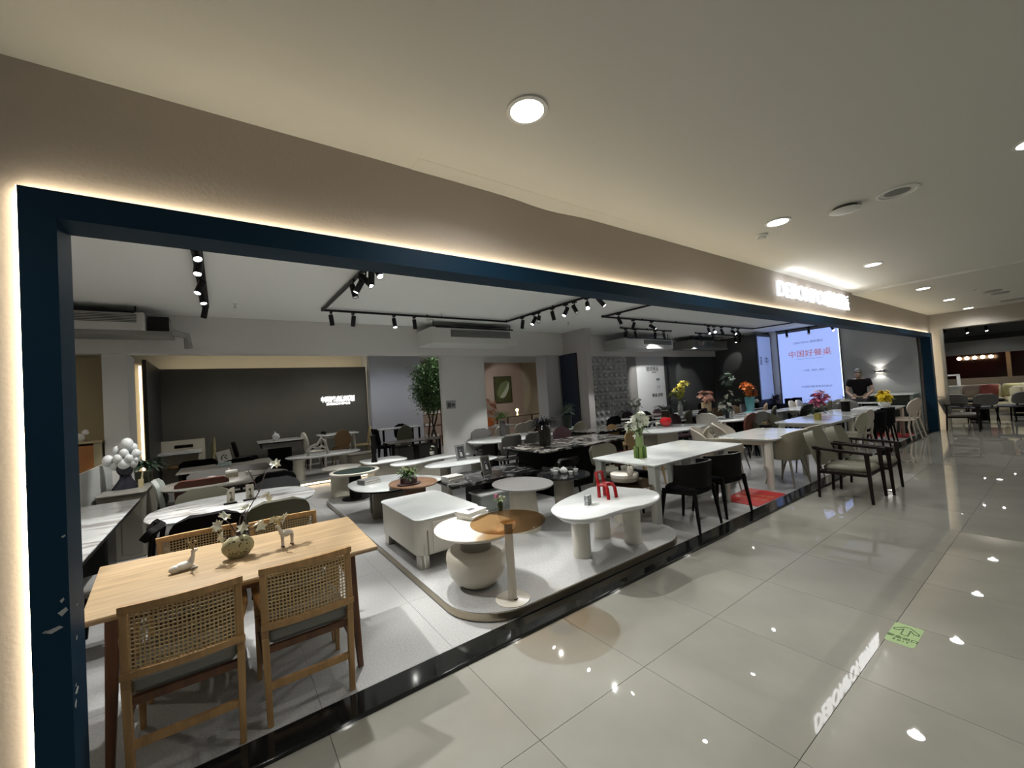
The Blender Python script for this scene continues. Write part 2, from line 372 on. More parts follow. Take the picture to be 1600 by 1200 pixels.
for k, y in enumerate((2.0, -.8)):
    struct('trim_%d' % (6+k), MB().bb(30.8, 31.0, y, y+.14, 1.0, 3.0), mat('window_post', (.33, .28, .20), .5))
# ================================================================ ceiling fittings of the mall
glow = emis('lamp_glow', (1, 1, .97), 22)
ringm = mat('white_plastic', (.7, .7, .67), .4)
def downlight(x, y, z, label, w=None, r=.085, cat='ceiling light', group='recessed ceiling lights', ang=150, col=(1, .985, .93)):
    t = thing('ceiling_light', label, cat, (x, y, z), 0, group)
    MB().prof([(r+.02, 0), (r+.02, -.008), (r, -.010), (r, -.004)], n=28).build('ring', ringm, t)
    MB().prof([(r, -.003), (r*.8, -.012), (r*.3, -.015)], n=28).build('diffuser', glow, t)
    if w:
        s = spot('lamp', (0, 0, -.03), (0, 0, -2), w, ang, col, r=.035, blend=.6); s.parent = t
    return t
dl = [(1.309, 'large round recessed ceiling light nearest the camera'), (4.23, 'round ceiling light beside the small smoke detector'), (7.17, 'round ceiling light above the red mat end, in front of the lit sign'),
      (10.13, 'round ceiling light just past the ceiling step'), (12.51, 'next round ceiling light after the one past the ceiling step'), (15.0, 'farthest round ceiling light before the cream end wall')]
for x, lb in dl: downlight(x, 1.55, 3.1 if x < 9.3 else 3.07, lb, K_DOWN)
downlight(4.40, .09, 3.1, 'round ceiling light cut by the right edge of the view', K_DOWN)
for x in (-1.6, 1.31, 4.4, 7.3, 10.2, 13.1): downlight(x, -1.9, 3.1 if x < 9.3 else 3.07, 'round ceiling light of the outer row across the mall, out of view', K_DOWN*1.3, group='outer row of mall ceiling lights')
downlight(-1.7, 1.55, 3.1, 'round ceiling light behind the view, left end of the row', K_DOWN)
t = thing('ceiling_speaker', 'round grey ceiling speaker with a white rim, the larger disc', 'speaker', (4.496, .783, 3.1))
MB().prof([(.135, 0), (.135, -.010), (.115, -.014), (.112, -.006)], n=32).build('rim', ringm, t)
MB().prof([(.112, -.005), (.05, -.007)], n=32).build('grille', mat('grey_grille', (.17, .17, .16), .6), t)
t = thing('ceiling_vent', 'round white ceiling disc with a dark gap, left of the grey speaker', 'vent', (4.459, 1.113, 3.1))
MB().prof([(.085, 0), (.085, -.01), (.08, -.014), (.06, -.016)], n=32).build('collar', mat('dark_gap', (.08, .08, .07), .6), t)
MB().prof([(.105, -.024), (.112, -.028), (.09, -.036), (.03, -.038)], n=32).build('cover', ringm, t)
def detector(x, y, z, label, s=1.0):
    t = thing('smoke_detector', label, 'smoke detector', (x, y, z))
    MB().prof([(.055*s, 0), (.055*s, -.015*s), (.045*s, -.02*s)], n=20).build('base', ringm, t)
    MB().prof([(.035*s, -.018*s), (.04*s, -.032*s), (.03*s, -.045*s), (.012*s, -.05*s)], n=20).build('sensor', mat('ivory_plastic', (.55, .55, .5), .35), t)
detector(4.452, 1.782, 3.1, 'small white smoke detector beside a round ceiling light')
detector(11.335, 1.083, 3.07, 'small grey smoke detector on the far mall ceiling')
for x, y, lb in ((12.2, .93, 'flat round ceiling disc next to the far smoke detector'), (12.75, .88, 'second flat round disc behind the far smoke detector')):
    solo('ceiling_vent', MB().prof([(.13, 0), (.12, -.02), (.06, -.024)], n=24), mat('dim_plastic', (.3, .3, .29), .5), lb, 'vent', (x, y, 3.07))
solo('ceiling_vent', MB().bb(-.1, .1, -.45, .45, -.015, 0), MC['dim_plastic'], 'long grey slot vent on the far mall ceiling by the right edge', 'vent', (14.5, .55, 3.07))
# ================================================================ track lighting in the shop
blk = mat('black_metal', (.008, .008, .009), .45, spec=.25)
def track(pts, label, z=3.2, w=.034):
    b = MB()
    for a, c in zip(pts, pts[1:]):
        b.bar((a[0], a[1], z-.035), (c[0], c[1], z-.035), w, .03)
    for p in pts[1:-1]: b.box((p[0], p[1], z-.035), (w*1.2, w*1.2, .031))
    for a, c in zip(pts, pts[1:]):
        d = Vector((c[0]-a[0], c[1]-a[1])); n = max(2, int(d.length/1.2))
        for i in range(n+1): b.box((a[0]+d.x*i/n, a[1]+d.y*i/n, z-.012), (.02, .02, .024))
    return solo('lighting_track', b, blk, label, 'lighting track')
track([(-.14, 2.6), (-.15, 6.95)], 'wide black lighting track at the left over the wooden table', w=.085)
track([(1.36, 2.6), (1.30, 6.72), (4.75, 6.72), (4.90, 2.6)], 'large U-shaped black lighting track over the coffee table platform')
track([(6.60, 2.6), (6.48, 5.70), (12.9, 5.62), (13.1, 3.2)], 'U-shaped black lighting track over the white dining tables')
track([(8.15, 6.62), (10.3, 6.62)], 'short black lighting track in front of the middle air conditioner')
track([(11.6, 6.66), (14.6, 6.66)], 'short black lighting track in front of the dark open air conditioner')
track([(14.82, 5.75), (14.86, 3.9)], 'thin black lighting track along the top of the lit screen')
lens_on = emis('spot_lens', (1, .99, .94), 60); lens_dim = mat('dim_lens', (.4, .4, .4), .2, emit=.4)
barrel = MB().tube([(0, 0, .07), (0, 0, -.085)], .034, 16).mesh('barrel', blk)
rimm = MB().prof([(.034, -.085), (.036, -.095), (.030, -.095), (.027, -.088)], n=16).mesh('bezel', blk)
lensm = {k: MB().prof([(.029, -.088), (.026, -.092), (.01, -.093)], n=16).mesh('lens', m) for k, m in ((1, lens_on), (0, lens_dim))}
brk = MB().tube([(0, 0, 0), (0, 0, -.06)], .009, 8).box((0, 0, .0), (.03, .09, .03)).mesh('bracket', blk)
def head(x, y, tgt, label, w=1.0, on=1, ang=55, z=3.2, col=(1, .995, .965), grp='track spotlights'):
    t = thing('track_spotlight', label, 'spotlight', (x, y, z-.06), 0, grp)
    o = link(bpy.data.objects.new('bracket', brk)); o.parent = t
    c = Vector((0, 0, -.11)); d = (Vector(tgt)-(Vector((x, y, z-.06))+c)).normalized()
    q = d.to_track_quat('-Z', 'Y').to_euler()
    for nm, me in (('barrel', barrel), ('bezel', rimm), ('lens', lensm[on])):
        o = link(bpy.data.objects.new(nm, me)); o.parent = t; o.location = c; o.rotation_euler = q
    if w:
        s = spot('lamp', (0, 0, 0), (0, 0, -1), K_TRACK*w, ang, col, r=.022, blend=.45)
        s.parent = t; s.location = c+d*.12; s.rotation_euler = q
    return t
H = [ # x, y, target, power, label
 (-.14, 4.20, (.25, 3.0, .77), 1.8, 'track spotlight nearest the front on the wide left track'),
 (-.14, 4.62, (-.35, 3.5, .3), .7, 'second track spotlight from the front on the wide left track'),
 (-.15, 5.35, (-.9, 4.5, .77), 1.0, 'third track spotlight from the front on the wide left track'),
 (-.15, 5.80, (.1, 5.1, .76), .9, 'fourth track spotlight from the front on the wide left track'),
 (-.15, 6.60, (-.6, 7.3, .8), .9, 'track spotlight at the back end of the wide left track, turned away'),
 (1.335, 4.12, (1.75, 2.50, .65), 1.8, 'brightest track spotlight at the front of the left arm of the big U-shaped track'),
 (1.33, 4.30, (1.5, 5.8, .5), .8, 'second track spotlight from the front on the left arm of the big U-shaped track'),
 (1.33, 4.50, (2.9, 2.7, .55), .6, 'third track spotlight from the front on the left arm of the big U-shaped track'),
 (1.32, 4.72, (.1, 5.1, .76), .5, 'fourth track spotlight from the front on the left arm of the big U-shaped track'),
 (1.31, 4.95, (1.7, 4.3, .45), .8, 'fifth track spotlight from the front on the left arm of the big U-shaped track'),
 (1.42, 6.72, (1.9, 7.6, .55), .7, 'leftmost track spotlight on the back bar of the big U-shaped track'),
 (1.75, 6.72, (1.7, 7.9, .55), .8, 'second track spotlight from the left on the back bar of the big U-shaped track'),
 (2.42, 6.72, (2.4, 5.9, .55), .9, 'third track spotlight from the left on the back bar of the big U-shaped track'),
 (2.78, 6.72, (3.2, 7.4, .55), .9, 'rightmost track spotlight on the back bar of the big U-shaped track'),
 (4.76, 6.20, (5.0, 7.2, .77), .8, 'rearmost track spotlight on the right arm of the big U-shaped track'),
 (4.77, 5.85, (3.3, 6.2, .6), .8, 'second track spotlight from the rear on the right arm of the big U-shaped track'),
 (4.775, 5.72, (2.8, 3.9, .6), .7, 'third track spotlight from the rear on the right arm of the big U-shaped track'),
 (4.79, 5.35, (5.4, 5.4, .77), .8, 'fourth track spotlight from the rear on the right arm of the big U-shaped track'),
 (4.81, 5.03, (3.1, 5.2, .4), .9, 'fifth track spotlight from the rear on the right arm of the big U-shaped track'),
 (4.82, 4.83, (4.6, 3.3, .77), .6, 'sixth track spotlight from the rear on the right arm of the big U-shaped track'),
 (4.83, 4.55, (3.0, 2.75, .6), .9, 'seventh track spotlight from the rear on the right arm of the big U-shaped track'),
 (4.84, 4.28, (6.0, 3.1, .77), .6, 'frontmost track spotlight on the right arm of the big U-shaped track'),
 (6.50, 5.30, (7.6, 5.0, .77), .8, 'track spotlight half hidden by the blue beam, near the corner of the second U-shaped track'),
 (7.45, 5.69, (7.2, 6.5, .77), .6, 'second track spotlight from the left on the bar of the second U-shaped track'),
 (8.10, 5.68, (9.8, 3.2, .77), 1.0, 'third track spotlight from the left on the bar of the second U-shaped track'),
 (10.50, 5.65, (10.0, 4.9, .77), .7, 'first spotlight of the right cluster on the second U-shaped track'),
 (10.78, 5.65, (7.5, 3.1, .77), .8, 'second spotlight of the right cluster on the second U-shaped track'),
 (11.15, 5.64, (11.7, 5.1, .77), .7, 'third spotlight of the right cluster on the second U-shaped track'),
 (11.75, 5.63, (11.9, 3.25, .77), .9, 'fourth spotlight of the right cluster on the second U-shaped track'),
 (12.05, 5.63, (13.2, 4.6, .77), .7, 'last spotlight of the right cluster on the second U-shaped track'),
 (8.35, 6.62, (8.7, 7.4, .77), .4, 'leftmost spotlight on the short track before the middle air conditioner'),
 (8.72, 6.62, (9.6, 6.6, .77), .5, 'second spotlight on the short track before the middle air conditioner'),
 (9.55, 6.62, (11.25, 7.9, 1.4), 1.1, 'third spotlight on the short track before the middle air conditioner'),
 (9.95, 6.62, (11.0, 7.0, .77), .5, 'rightmost spotlight on the short track before the middle air conditioner'),
 (11.85, 6.66, (13.0, 7.9, 1.9), .5, 'leftmost spotlight on the short track before the dark air conditioner'),
 (12.6, 6.66, (12.4, 6.9, .77), .5, 'second spotlight on the short track before the dark air conditioner'),
 (14.0, 6.66, (14.0, 6.3, .77), .4, 'third spotlight on the short track before the dark air conditioner'),
 (14.3, 6.66, (14.95, 7.2, 2.4), .12, 'rightmost spotlight on the short track before the dark air conditioner'),
 (14.83, 5.45, (13.8, 5.0, .77), .3, 'left spotlight above the lit screen'),
 (14.84, 4.85, (13.2, 4.4, .77), .5, 'middle spotlight above the lit screen'),
 (14.85, 4.25, (13.4, 3.0, .77), .6, 'right spotlight above the lit screen')]
offs = {4, 9, 11, 13, 14, 16, 19, 23, 30, 31, 33, 34, 35, 38, 39}
for i, (x, y, tg, w, lb) in enumerate(H): head(x, y, tg, lb, w, 0 if i in offs else 1, 34 if y > 6.6 and x > 8 and i != 32 else 62 if i == 32 else 55)
# fittings on the front ends of the tracks, hidden from the view by the blue beam
for x, y, tg in ((-.14, 3.3, (-.3, 2.9, .8)), (1.36, 3.2, (2.6, 2.9, .5)), (4.88, 3.1, (4.9, 3.2, .77)), (6.58, 3.3, (6.9, 2.9, .77)), (13.05, 3.4, (13.6, 2.9, .77)), (8.1, 3.6, (7.3, 3.1, .77))):
    head(x, y, tg, 'front spotlight hidden behind the blue beam', .40 if x > 0 else .12, grp='spotlights hidden behind the beam', ang=75)
# rear areas: fill lights added in recessed ceiling fittings, plus the cool wall wash
for x, y, w in ((.3, 10.4, 60), (2.4, 10.9, 50), (6.2, 11.5, 70), (8.2, 12.6, 70)):
    downlight(x, y, 3.2, 'added fill light of the rear rooms behind the deep beam', w, group='rear room ceiling lights', col=(1, .95, .88))
downlight(4.05, 10.9, 3.2, 'recessed light washing the cool white wall behind the tree', 30, group='rear room ceiling lights', col=(.8, .85, 1))
downlight(4.5, 9.2, 3.2, 'added fill light in front of the indoor tree', 45, group='rear room ceiling lights', col=(1, .98, .93))  # added to brighten the front of the tree
downlight(-2.6, 5.5, 3.2, 'added fill light over the left side room', 80, group='rear room ceiling lights', col=(1, .93, .8))  # unseen fill, added to brighten the beige wall side
# sprinklers and detector on the shop ceiling
for px, lb in (((0.184, 6.825), 'small sprinkler on the ceiling right of the wide left track'), ((3.215, 6.525), 'small sprinkler on the ceiling above the boxed air conditioner'), ((6.267, 6.509), 'small sprinkler on the ceiling right of the U-shaped track arm')):
    t = thing('sprinkler', lb, 'sprinkler', (px[0], px[1], 3.2))
    MB().prof([(.035, 0), (.03, -.008)], n=14).build('plate', ringm, t); MB().tube([(0, 0, 0), (0, 0, -.05)], .009, 8).prof([(.004, -.05), (.022, -.052), (.022, -.056)], n=10).build('nozzle', mat('chrome', (.6, .6, .6), .15, metal=1), t)
p = (3.234, 7.064); detector(p[0], p[1], 3.2, 'white detector on the shop ceiling beside the boxed air conditioner', 1.3)
# ================================================================ air conditioners
acw = mat('ac_white', (.50, .50, .48), .5); acd = mat('ac_dark', (.06, .065, .06), .5)
def ac(x0, x1, y0, z0, z1, label, body, gx0, gx1, slat=6):
    t = thing('air_conditioner', label, 'air conditioner', (x0, y0, z0)); L = x1-x0; Hh = z1-z0; D = 7.85-y0
    MB().bb(0, L, 0, D, 0, Hh).build('casing', body, t, bevel=.012)
    MB().bb(gx0, gx1, -.012, 0, Hh*.42, Hh*.86).build('grille', acd, t)
    sl = MB().bb(gx0, gx1, -.012, 0, -.0025, .0025).mesh('slat', acw)
    for i in range(slat):
        o = link(bpy.data.objects.new('slat', sl)); o.parent = t; o.location = (0, -.012, Hh*(.47+.34*i/(slat-1)))
    MB().bar((.1, .0, Hh), (L-.1, 0, Hh), .03).bar((.1, .1, Hh), (.1, .1, 3.2-z0), .015).bar((L-.1, .1, Hh), (L-.1, .1, 3.2-z0), .015).build('hanger', blk, t)
    return t
t = ac(-2.3, -.82, 7.25, 2.86, 3.10, 'large grey ducted air conditioner with a louvred grille, at the left', acw, .1, 1.40, 5)
MB().bb(-.1, 1.75, .05, .5, -.06, 0).build('tray', mat('ac_tray', (.22, .22, .21), .5), t)
MB().tube([(1.5, .2, .16), (1.7, .2, .14), (1.72, .2, .02), (1.9, .3, -.02), (1.92, .3, -.2)], .05, 8).build('pipe', mat('pipe_grey', (.30, .30, .28), .6), t)
MB().bb(1.5, 1.72, .15, .45, .02, .22).build('connection_box', blk, t)
t = ac(3.28, 5.30, 7.15, 2.76, 3.08, 'white boxed-in ducted air conditioner above the tree', mat('ac_boxed_white', (.62, .62, .60), .6), .42, 1.84, 5)
MB().bar((.5, 0, .36), (1.8, 0, .36), .02).build('rail', blk, t)
t = ac(8.9, 11.1, 7.1, 2.74, 3.02, 'white boxed-in air conditioner behind the short middle track', MC['ac_boxed_white'], .8, 2.1, 4)
t = ac(12.2, 14.3, 7.1, 2.80, 3.06, 'open dark-framed air conditioner in front of the dark wall', mat('ac_open_grey', (.16, .16, .155), .5), .85, 2.0, 4)
MB().bb(.15, .55, -.05, 0, .05, .22).ball((.35, -.07, .13), .09).build('motor', mat('motor_grey', (.22, .22, .21), .5), t)
MB().bb(.0, 2.1, -.02, .4, -.05, 0).build('tray', MC['ac_tray'], t)
# ================================================================ illuminated shop sign on the fascia
ls = emis('sign_face', (1, 1, 1), 4); t = thing('shop_sign', 'white glowing shop name letters on the beige fascia', 'sign', (0, 2.33, 0))
rim = emis('sign_halo', (.93, .96, 1), .9)
def sign(sx0, sx1, z, size, body, squeeze):
    o = text(body, size, ls, 'letter_face', .012, t, frame_m((sx0, -.045, z), (1, 0, 0), (0, 0, 1)), align='LEFT', sx=squeeze, bold=-.001)
    o2 = text(body, size, rim, 'letter_back', .004, t, frame_m((sx0, -.018, z), (1, 0, 0), (0, 0, 1)), align='LEFT', sx=squeeze, bold=-.002)
    xs = [v.co.x for v in o.data.vertices]; k = (sx1-sx0)/(max(xs)-min(xs)); mn = min(xs)
    for q in (o, o2):
        for v in q.data.vertices: v.co.x = sx0+(v.co.x-mn)*k
    return o
a = sign(6.08, 7.78, 2.845, .30, 'DEBONPOI', 1.0)
b = sign(7.86, 8.88, 2.845, .27, '德邦博派', 1.0)
for i in range(6):  # unseen points added ahead of the letters to throw spill on the ceiling
    l = bpy.data.lights.new('sign_spill_fill', 'POINT'); l.energy = 1.1; l.shadow_soft_size = 0; l.color = (.90, .94, 1)
    o = link(bpy.data.objects.new('sign_spill_fill', l)); o.parent = t; o.location = (6.3+.48*i, -.16, 2.97)
# glowing lettering on the feature panel
t = thing('shop_sign', 'small glowing white lettering on the dark taupe wall panel', 'sign', (0, 12.455, 0))
wl = emis('panel_sign_glow', (1, .99, .96), 3)
text('中国好餐桌德邦博派', .17, wl, 'lettering', .01, t, frame_m((2.70, 0, 1.88), (1, 0, 0), (0, 0, 1)), sx=.60, bold=.006)
text('DEBONPOI', .08, wl, 'lettering', .01, t, frame_m((2.70, 0, 1.755), (1, 0, 0), (0, 0, 1)), sx=1.6, bold=.004)
# ================================================================ lit display screens
scr = mat('screen_lit', (.25, .3, .45), .3, emit=1.0, ecol=(.32, .43, .88))
bf = mat('black_bezel', (.02, .025, .035), .4)
t = thing('display_screen', 'tall pale blue lit screen with red and grey lettering', 'screen', (15.0, 0, 0))
MB().bb(-.06, 0, 4.13, 5.78, .62, 3.10).build('frame', bf, t); MB().bb(-.068, -.060, 4.15, 5.755, .64, 3.085).build('display', scr, t)
MB().bb(-.071, -.062, 4.135, 4.150, .64, 3.085).build('light_edge', emis('screen_edge', (.8, .9, 1), 2.0), t)
MY = lambda y, z: frame_m((-.071, y, z), (0, -1, 0), (0, 0, 1))
red = mat('red_print', (.5, .10, .10), .6, emit=.35, ecol=(.75, .30, .34)); gp = mat('grey_print', (.16, .18, .3), .6, emit=.2, ecol=(.25, .3, .5))
text('DEBONPOI 德邦博派', .085, gp, 'lettering', .001, t, MY(4.93, 2.72)); text('中国好餐桌', .23, red, 'lettering', .001, t, MY(4.92, 2.36), bold=.001)
MB().bb(-.072, -.069, 4.55, 5.28, 2.20, 2.207).build('underline', gp, t)
text('— 中国 · 德邦 | 博派 —', .07, gp, 'lettering', .001, t, MY(4.82, 1.83)); text('中国好餐桌德邦博派', .075, gp, 'lettering', .001, t, MY(4.80, 1.32), sx=1.2)
MB().bb(-.4, 0, 4.0, 6.0, .62, .82).build('ledge', mat('dark_ledge', (.015, .015, .02), .4), t)
t = thing('display_screen', 'narrow dim blue screen in a black frame beside the tall lit screen', 'screen', (0, 5.98, 0))
MB().bb(13.92, 14.93, 0, .05, .9, 3.12).build('frame', bf, t)
MB().bb(13.98, 14.87, -.008, 0, 1.0, 3.03).build('display', mat('screen_dim', (.1, .15, .3), .3, emit=.42, ecol=(.35, .46, .85)), t)
MB().bb(13.8, 15.0, -.02, .3, .5, .92).build('plinth', MC['dark_ledge'], t)
text('中', .30, mat('navy_print', (.03, .05, .12), .6), 'lettering', .001, t, frame_m((14.5, -.010, 2.22), (1, 0, 0), (0, 0, 1)))
text('国', .30, MC['navy_print'], 'lettering', .001, t, frame_m((14.12, -.010, 2.22), (1, 0, 0), (0, 0, 1)), sx=.5)
# ================================================================ wall lamp on the end wall
t = thing('wall_lamp', 'small black up-and-down wall lamp glowing on the grey end wall', 'wall lamp', (14.93, 3.30, 1.66))
MB().bb(-.05, .07, -.09, .09, -.025, .025).build('body', blk, t)
for s in (1, -1):
    MB().bb(-.045, .045, -.07, .07, s*.026, s*.028).build('lens', emis('wall_lamp_lens', (1, .95, .85), 12), t)
    l = spot('lamp', (-.02, 0, s*.035), (0.03, 0, s*1.0), 7, 105, (1, .96, .9), r=.02, blend=.3); l.parent = t
# ================================================================ furniture materials
oak = mat('oak', (.36, .25, .135), .42, noise=.22, nscale=3.5, stretch=(1, 9, 9))
oakv = mat('oak_upright', (.36, .21, .085), .42, noise=.22, nscale=4, stretch=(9, 9, 1))
walnut = mat('walnut', (.12, .05, .022), .45, noise=.3, nscale=4, stretch=(9, 9, 1))
cane = mat('woven_cane', (.42, .30, .14), .6)
gseat = mat('sage_grey_fabric', (.21, .21, .19), .8, bump=.2, bscale=300)
marb = mat('white_marble', (.66, .67, .67), .13, veins=((.33, .31, .30), 1.6, .36, .50, 1.6), stretch=(1, 2.5, 1))
marb2 = mat('white_sintered_stone', (.66, .67, .655), .14, veins=((.52, .52, .50), 1.4, .36, .5, 1.2))
gwhite = mat('gloss_white_top', (.70, .72, .71), .10, veins=((.62, .64, .64), 1.2, .38, .5, .6))
edge = mat('dark_table_edge', (.012, .012, .012), .4, spec=.3)
cream = mat('cream_lacquer', (.52, .485, .40), .35)
creamw = mat('warm_white_lacquer', (.62, .59, .52), .3)
taupe = mat('taupe_lacquer', (.25, .225, .185), .35)
sand = mat('sand_stone_top', (.27, .255, .225), .35, noise=.06, nscale=12)
greyt = mat('grey_stone_top', (.19, .183, .178), .4, noise=.05, nscale=12)
dmarb = mat('black_white_marble', (.015, .015, .016), .10, veins=((.42, .40, .37), 3.2, .44, .54, 2.4))
kmarb = mat('black_marble', (.014, .014, .015), .08, veins=((.20, .20, .20), 3.0, .38, .47, 3.0))
black = mat('black_satin', (.005, .0045, .004), .5, spec=.10)
dfab = mat('black_fabric', (.006, .005, .006), .85, spec=.08)
cfab = mat('charcoal_fabric', (.03, .03, .032), .85, spec=.2)
gfab = mat('grey_fabric', (.17, .165, .155), .85, bump=.1, bscale=300)
bfab = mat('beige_leather', (.33, .31, .235), .5)
bfab2 = mat('pale_beige_leather', (.42, .38, .32), .5)
ofab = mat('olive_fabric', (.09, .088, .058), .8)
rfab = mat('rust_leather', (.11, .032, .02), .5)
pfab = mat('plum_fabric', (.05, .022, .026), .8)
tfab = mat('tan_brown_leather', (.20, .12, .05), .55)
lwood = mat('pale_wood', (.50, .43, .36), .45)
agreen = mat('sage_taupe_leather', (.145, .14, .10), .55)
dwood = mat('dark_walnut_wood', (.010, .006, .005), .45, spec=.2)
steel = mat('brushed_steel', (.55, .53, .48), .28, metal=1, noise=.06, nscale=3)
steelb = mat('bronze_band', (.36, .31, .23), .30, metal=1)
# ================================================================ raised display platforms
p = thing('display_platform', 'low grey terrazzo display platform with rounded corners and a metal rim', 'platform', (0, 0, 0))
ol = []
for (cx, cy, a0, r) in ((3.60, 2.93, -90, .42), (3.9, 7.5, 0, .1), (1.5, 7.5, 90, .14), (1.80, 2.96, 180, .45)):
    for i in range(13): a = math.radians(a0+90*i/12); ol.append((cx+r*math.cos(a), cy+r*math.sin(a)))
MB().slab(ol, .084, .092, .001).build('top', terr, p)
MB().slab([(2.65+(x-2.65)*1.002, 5+(y-5)*1.001) for x, y in ol], .030, .086, .001).build('metal_rim', steelb, p)
MB().slab([(2.65+(x-2.65)*.94, 5+(y-5)*.97) for x, y in ol], .018, .032, .001).build('plinth', black, p)
P1 = .092
p = thing('display_platform', 'rear display platform with a strip of warm light along its foot', 'platform', (0, 0, 0))
MB().slab([(-1.15, 9.62), (5.0, 9.62), (5.0, 11.38), (3.33, 11.38), (3.33, 12.98), (-1.15, 12.98)], .10, .15, .003).build('top', terr, p); MB().slab([(-1.1, 9.70), (4.95, 9.70), (4.95, 11.35), (3.3, 11.35), (3.3, 12.95), (-1.1, 12.95)], .015, .10, .002).build('plinth', mat('dark_plinth', (.05, .045, .04), .6), p)
MB().bb(.7, 5.0, 9.66, 9.69, .05, .075).build('light_strip', emis('warm_led_floor', (1, .78, .5), 8), p)
P2 = .15
# ================================================================ chairs
def cane_mesh(w, h, y0, nx, nz, curve):
    """hexagonal-looking open weave: straight strands both ways plus thin diagonals across the crossings"""
    m = MB(); yy = lambda x: y0 - curve*(1-(2*x/w)**2); sx = w/nx; sz = h/nz; a = sx*.42
    for i in range(nx+1): m.bar((-w/2+sx*i, yy(-w/2+sx*i), 0), (-w/2+sx*i, yy(-w/2+sx*i), h), sx*.36, .0018)
    for k in range(nz+1):
        for q in range(8):
            xa = -w/2+w*q/8; xb = -w/2+w*(q+1)/8; m.bar((xa, yy(xa)-.0012, sz*k), (xb, yy(xb)-.0012, sz*k), .0018, sz*.34)
    for i in range(nx+1):
        for k in range(nz+1):
            x = -w/2+sx*i; y = yy(x)-.002; z = sz*k
            m.add([(x-a, y, z), (x, y, z-a), (x+a, y, z), (x, y, z+a)], [(0, 1, 2, 3)])
    return m
CANE = cane_mesh(.385, .255, 0, 23, 14, .02)
def rattan_chair(label, x, y, rz, s=1.0):
    """facing +y, back panel towards -y"""
    t = thing('rattan_chair', label, 'chair', (x, y, .02), rz, 'rattan-backed oak chairs')
    for sx in (-1, 1):
        MB().bar((sx*.205, -.235, 0), (sx*.212, -.235, .46), .028, .034, .034, .04).bar((sx*.212, -.235, .46), (sx*.212, -.25, .80), .034, .04, .028, .028).build('leg', oakv, t, bevel=.004)
        MB().bar((sx*.225, .24, 0), (sx*.215, .16, .42), .024, .026, .04, .036).build('leg', oakv, t, bevel=.004)
        MB().bar((sx*.213, -.22, .31), (sx*.218, .18, .31), .022, .03).build('stretcher', walnut, t)
        MB().tube([(sx*.232, .18, .62), (sx*.238, .02, .635), (sx*.235, -.12, .63), (sx*.215, -.235, .60)], [.015, .018, .018, .014], 8).bar((sx*.22, .17, .40), (sx*.232, .18, .62), .028).build('armrest', oakv, t)
    MB().bar((-.2, -.235, .20), (.2, -.235, .20), .022, .034).build('stretcher', oakv, t)
    MB().bar((-.21, .17, .30), (.21, .17, .30), .022, .03).build('stretcher', walnut, t)
    MB().bar((-.21, -.22, .385), (.21, -.22, .385), .025, .035).bar((-.21, .17, .385), (.21, .17, .385), .025, .035).bar((-.21, -.22, .385), (-.21, .17, .385), .025, .035).bar((.21, -.22, .385), (.21, .17, .385), .025, .035).build('seat_frame', walnut, t)
    MB().slab(rrect(.41, .42, .04, c=(0, -.02)), .40, .50, .03).build('seat', gseat, t)
    for nm, z, hh in (('top_rail', .808, .030), ('lower_rail', .518, .030)):
        b = MB(); n = 8
        for i in range(n):
            xa = -.228+.456*i/n; xb = -.228+.456*(i+1)/n; f = lambda q: -.25-.02*(1-(q/.228)**2)
            b.bar((xa, f(xa), z), (xb+.002, f(xb), z), .030, hh)
        b.build(nm, oakv, t)
    o = link(bpy.data.objects.new('cane_panel', CME)); o.parent = t; o.location = (0, -.252, .532)
    return t
CME = CANE.mesh('cane_panel', cane, 0)
rattan_chair('rattan-backed oak chair nearest the blue frame leg, its back to the mall', -.185, 2.775, 0)
rattan_chair('rattan-backed oak chair to the right of its twin, its back to the mall', .345, 2.80, 0)
rattan_chair('rattan-backed oak chair behind the oak table, left, mostly hidden by the tabletop', -.18, 3.48, PI)
rattan_chair('rattan-backed oak chair behind the oak table, right, by the platform corner', .35, 3.40, PI)
def pad_chair(label, x, y, rz, bm_, sm=None, lm=None, w=.46, z=.02, top=.83, low=.50, r=.12, curve=.05, tilt=.07, group='upholstered dining chairs', name='dining_chair', sh=.47):
    sm = sm or bm_; lm = lm or black
    t = thing(name, label, 'chair', (x, y, z), rz, group)
    g = []; n = 12; H_ = top-low
    for i in range(9):
        v = i/8; zz = H_*v; q = r
        d = max(0, q-zz, zz-(H_-q)); ins = q-math.sqrt(max(0, q*q-d*d)) if d > 0 else 0
        hw = w/2-ins
        g.append([((-1+2*j/n)*hw, -.22-tilt*v-curve*(1-(((-1+2*j/n)*hw)/(w/2))**2)+curve, low+zz) for j in range(n+1)])
    MB().sheet(g, .045).build('backrest', bm_, t, smooth=60)
    MB().slab(rrect(w-.02, .45, .09), sh-.07, sh, .025).build('seat', sm, t, smooth=60)
    for sx in (-1, 1):
        MB().bar((sx*(w/2-.03), .20, 0), (sx*(w/2-.05), .17, sh-.06), .022, .022, .034, .034).build('leg', lm, t)
        MB().bar((sx*(w/2-.02), -.25, 0), (sx*(w/2-.05), -.19, sh-.06), .022, .022, .034, .034).build('leg', lm, t)
        MB().bar((sx*.12, -.20, sh-.05), (sx*.12, -.235, low+.08), .03, .02).build('back_support', lm, t)
    return t
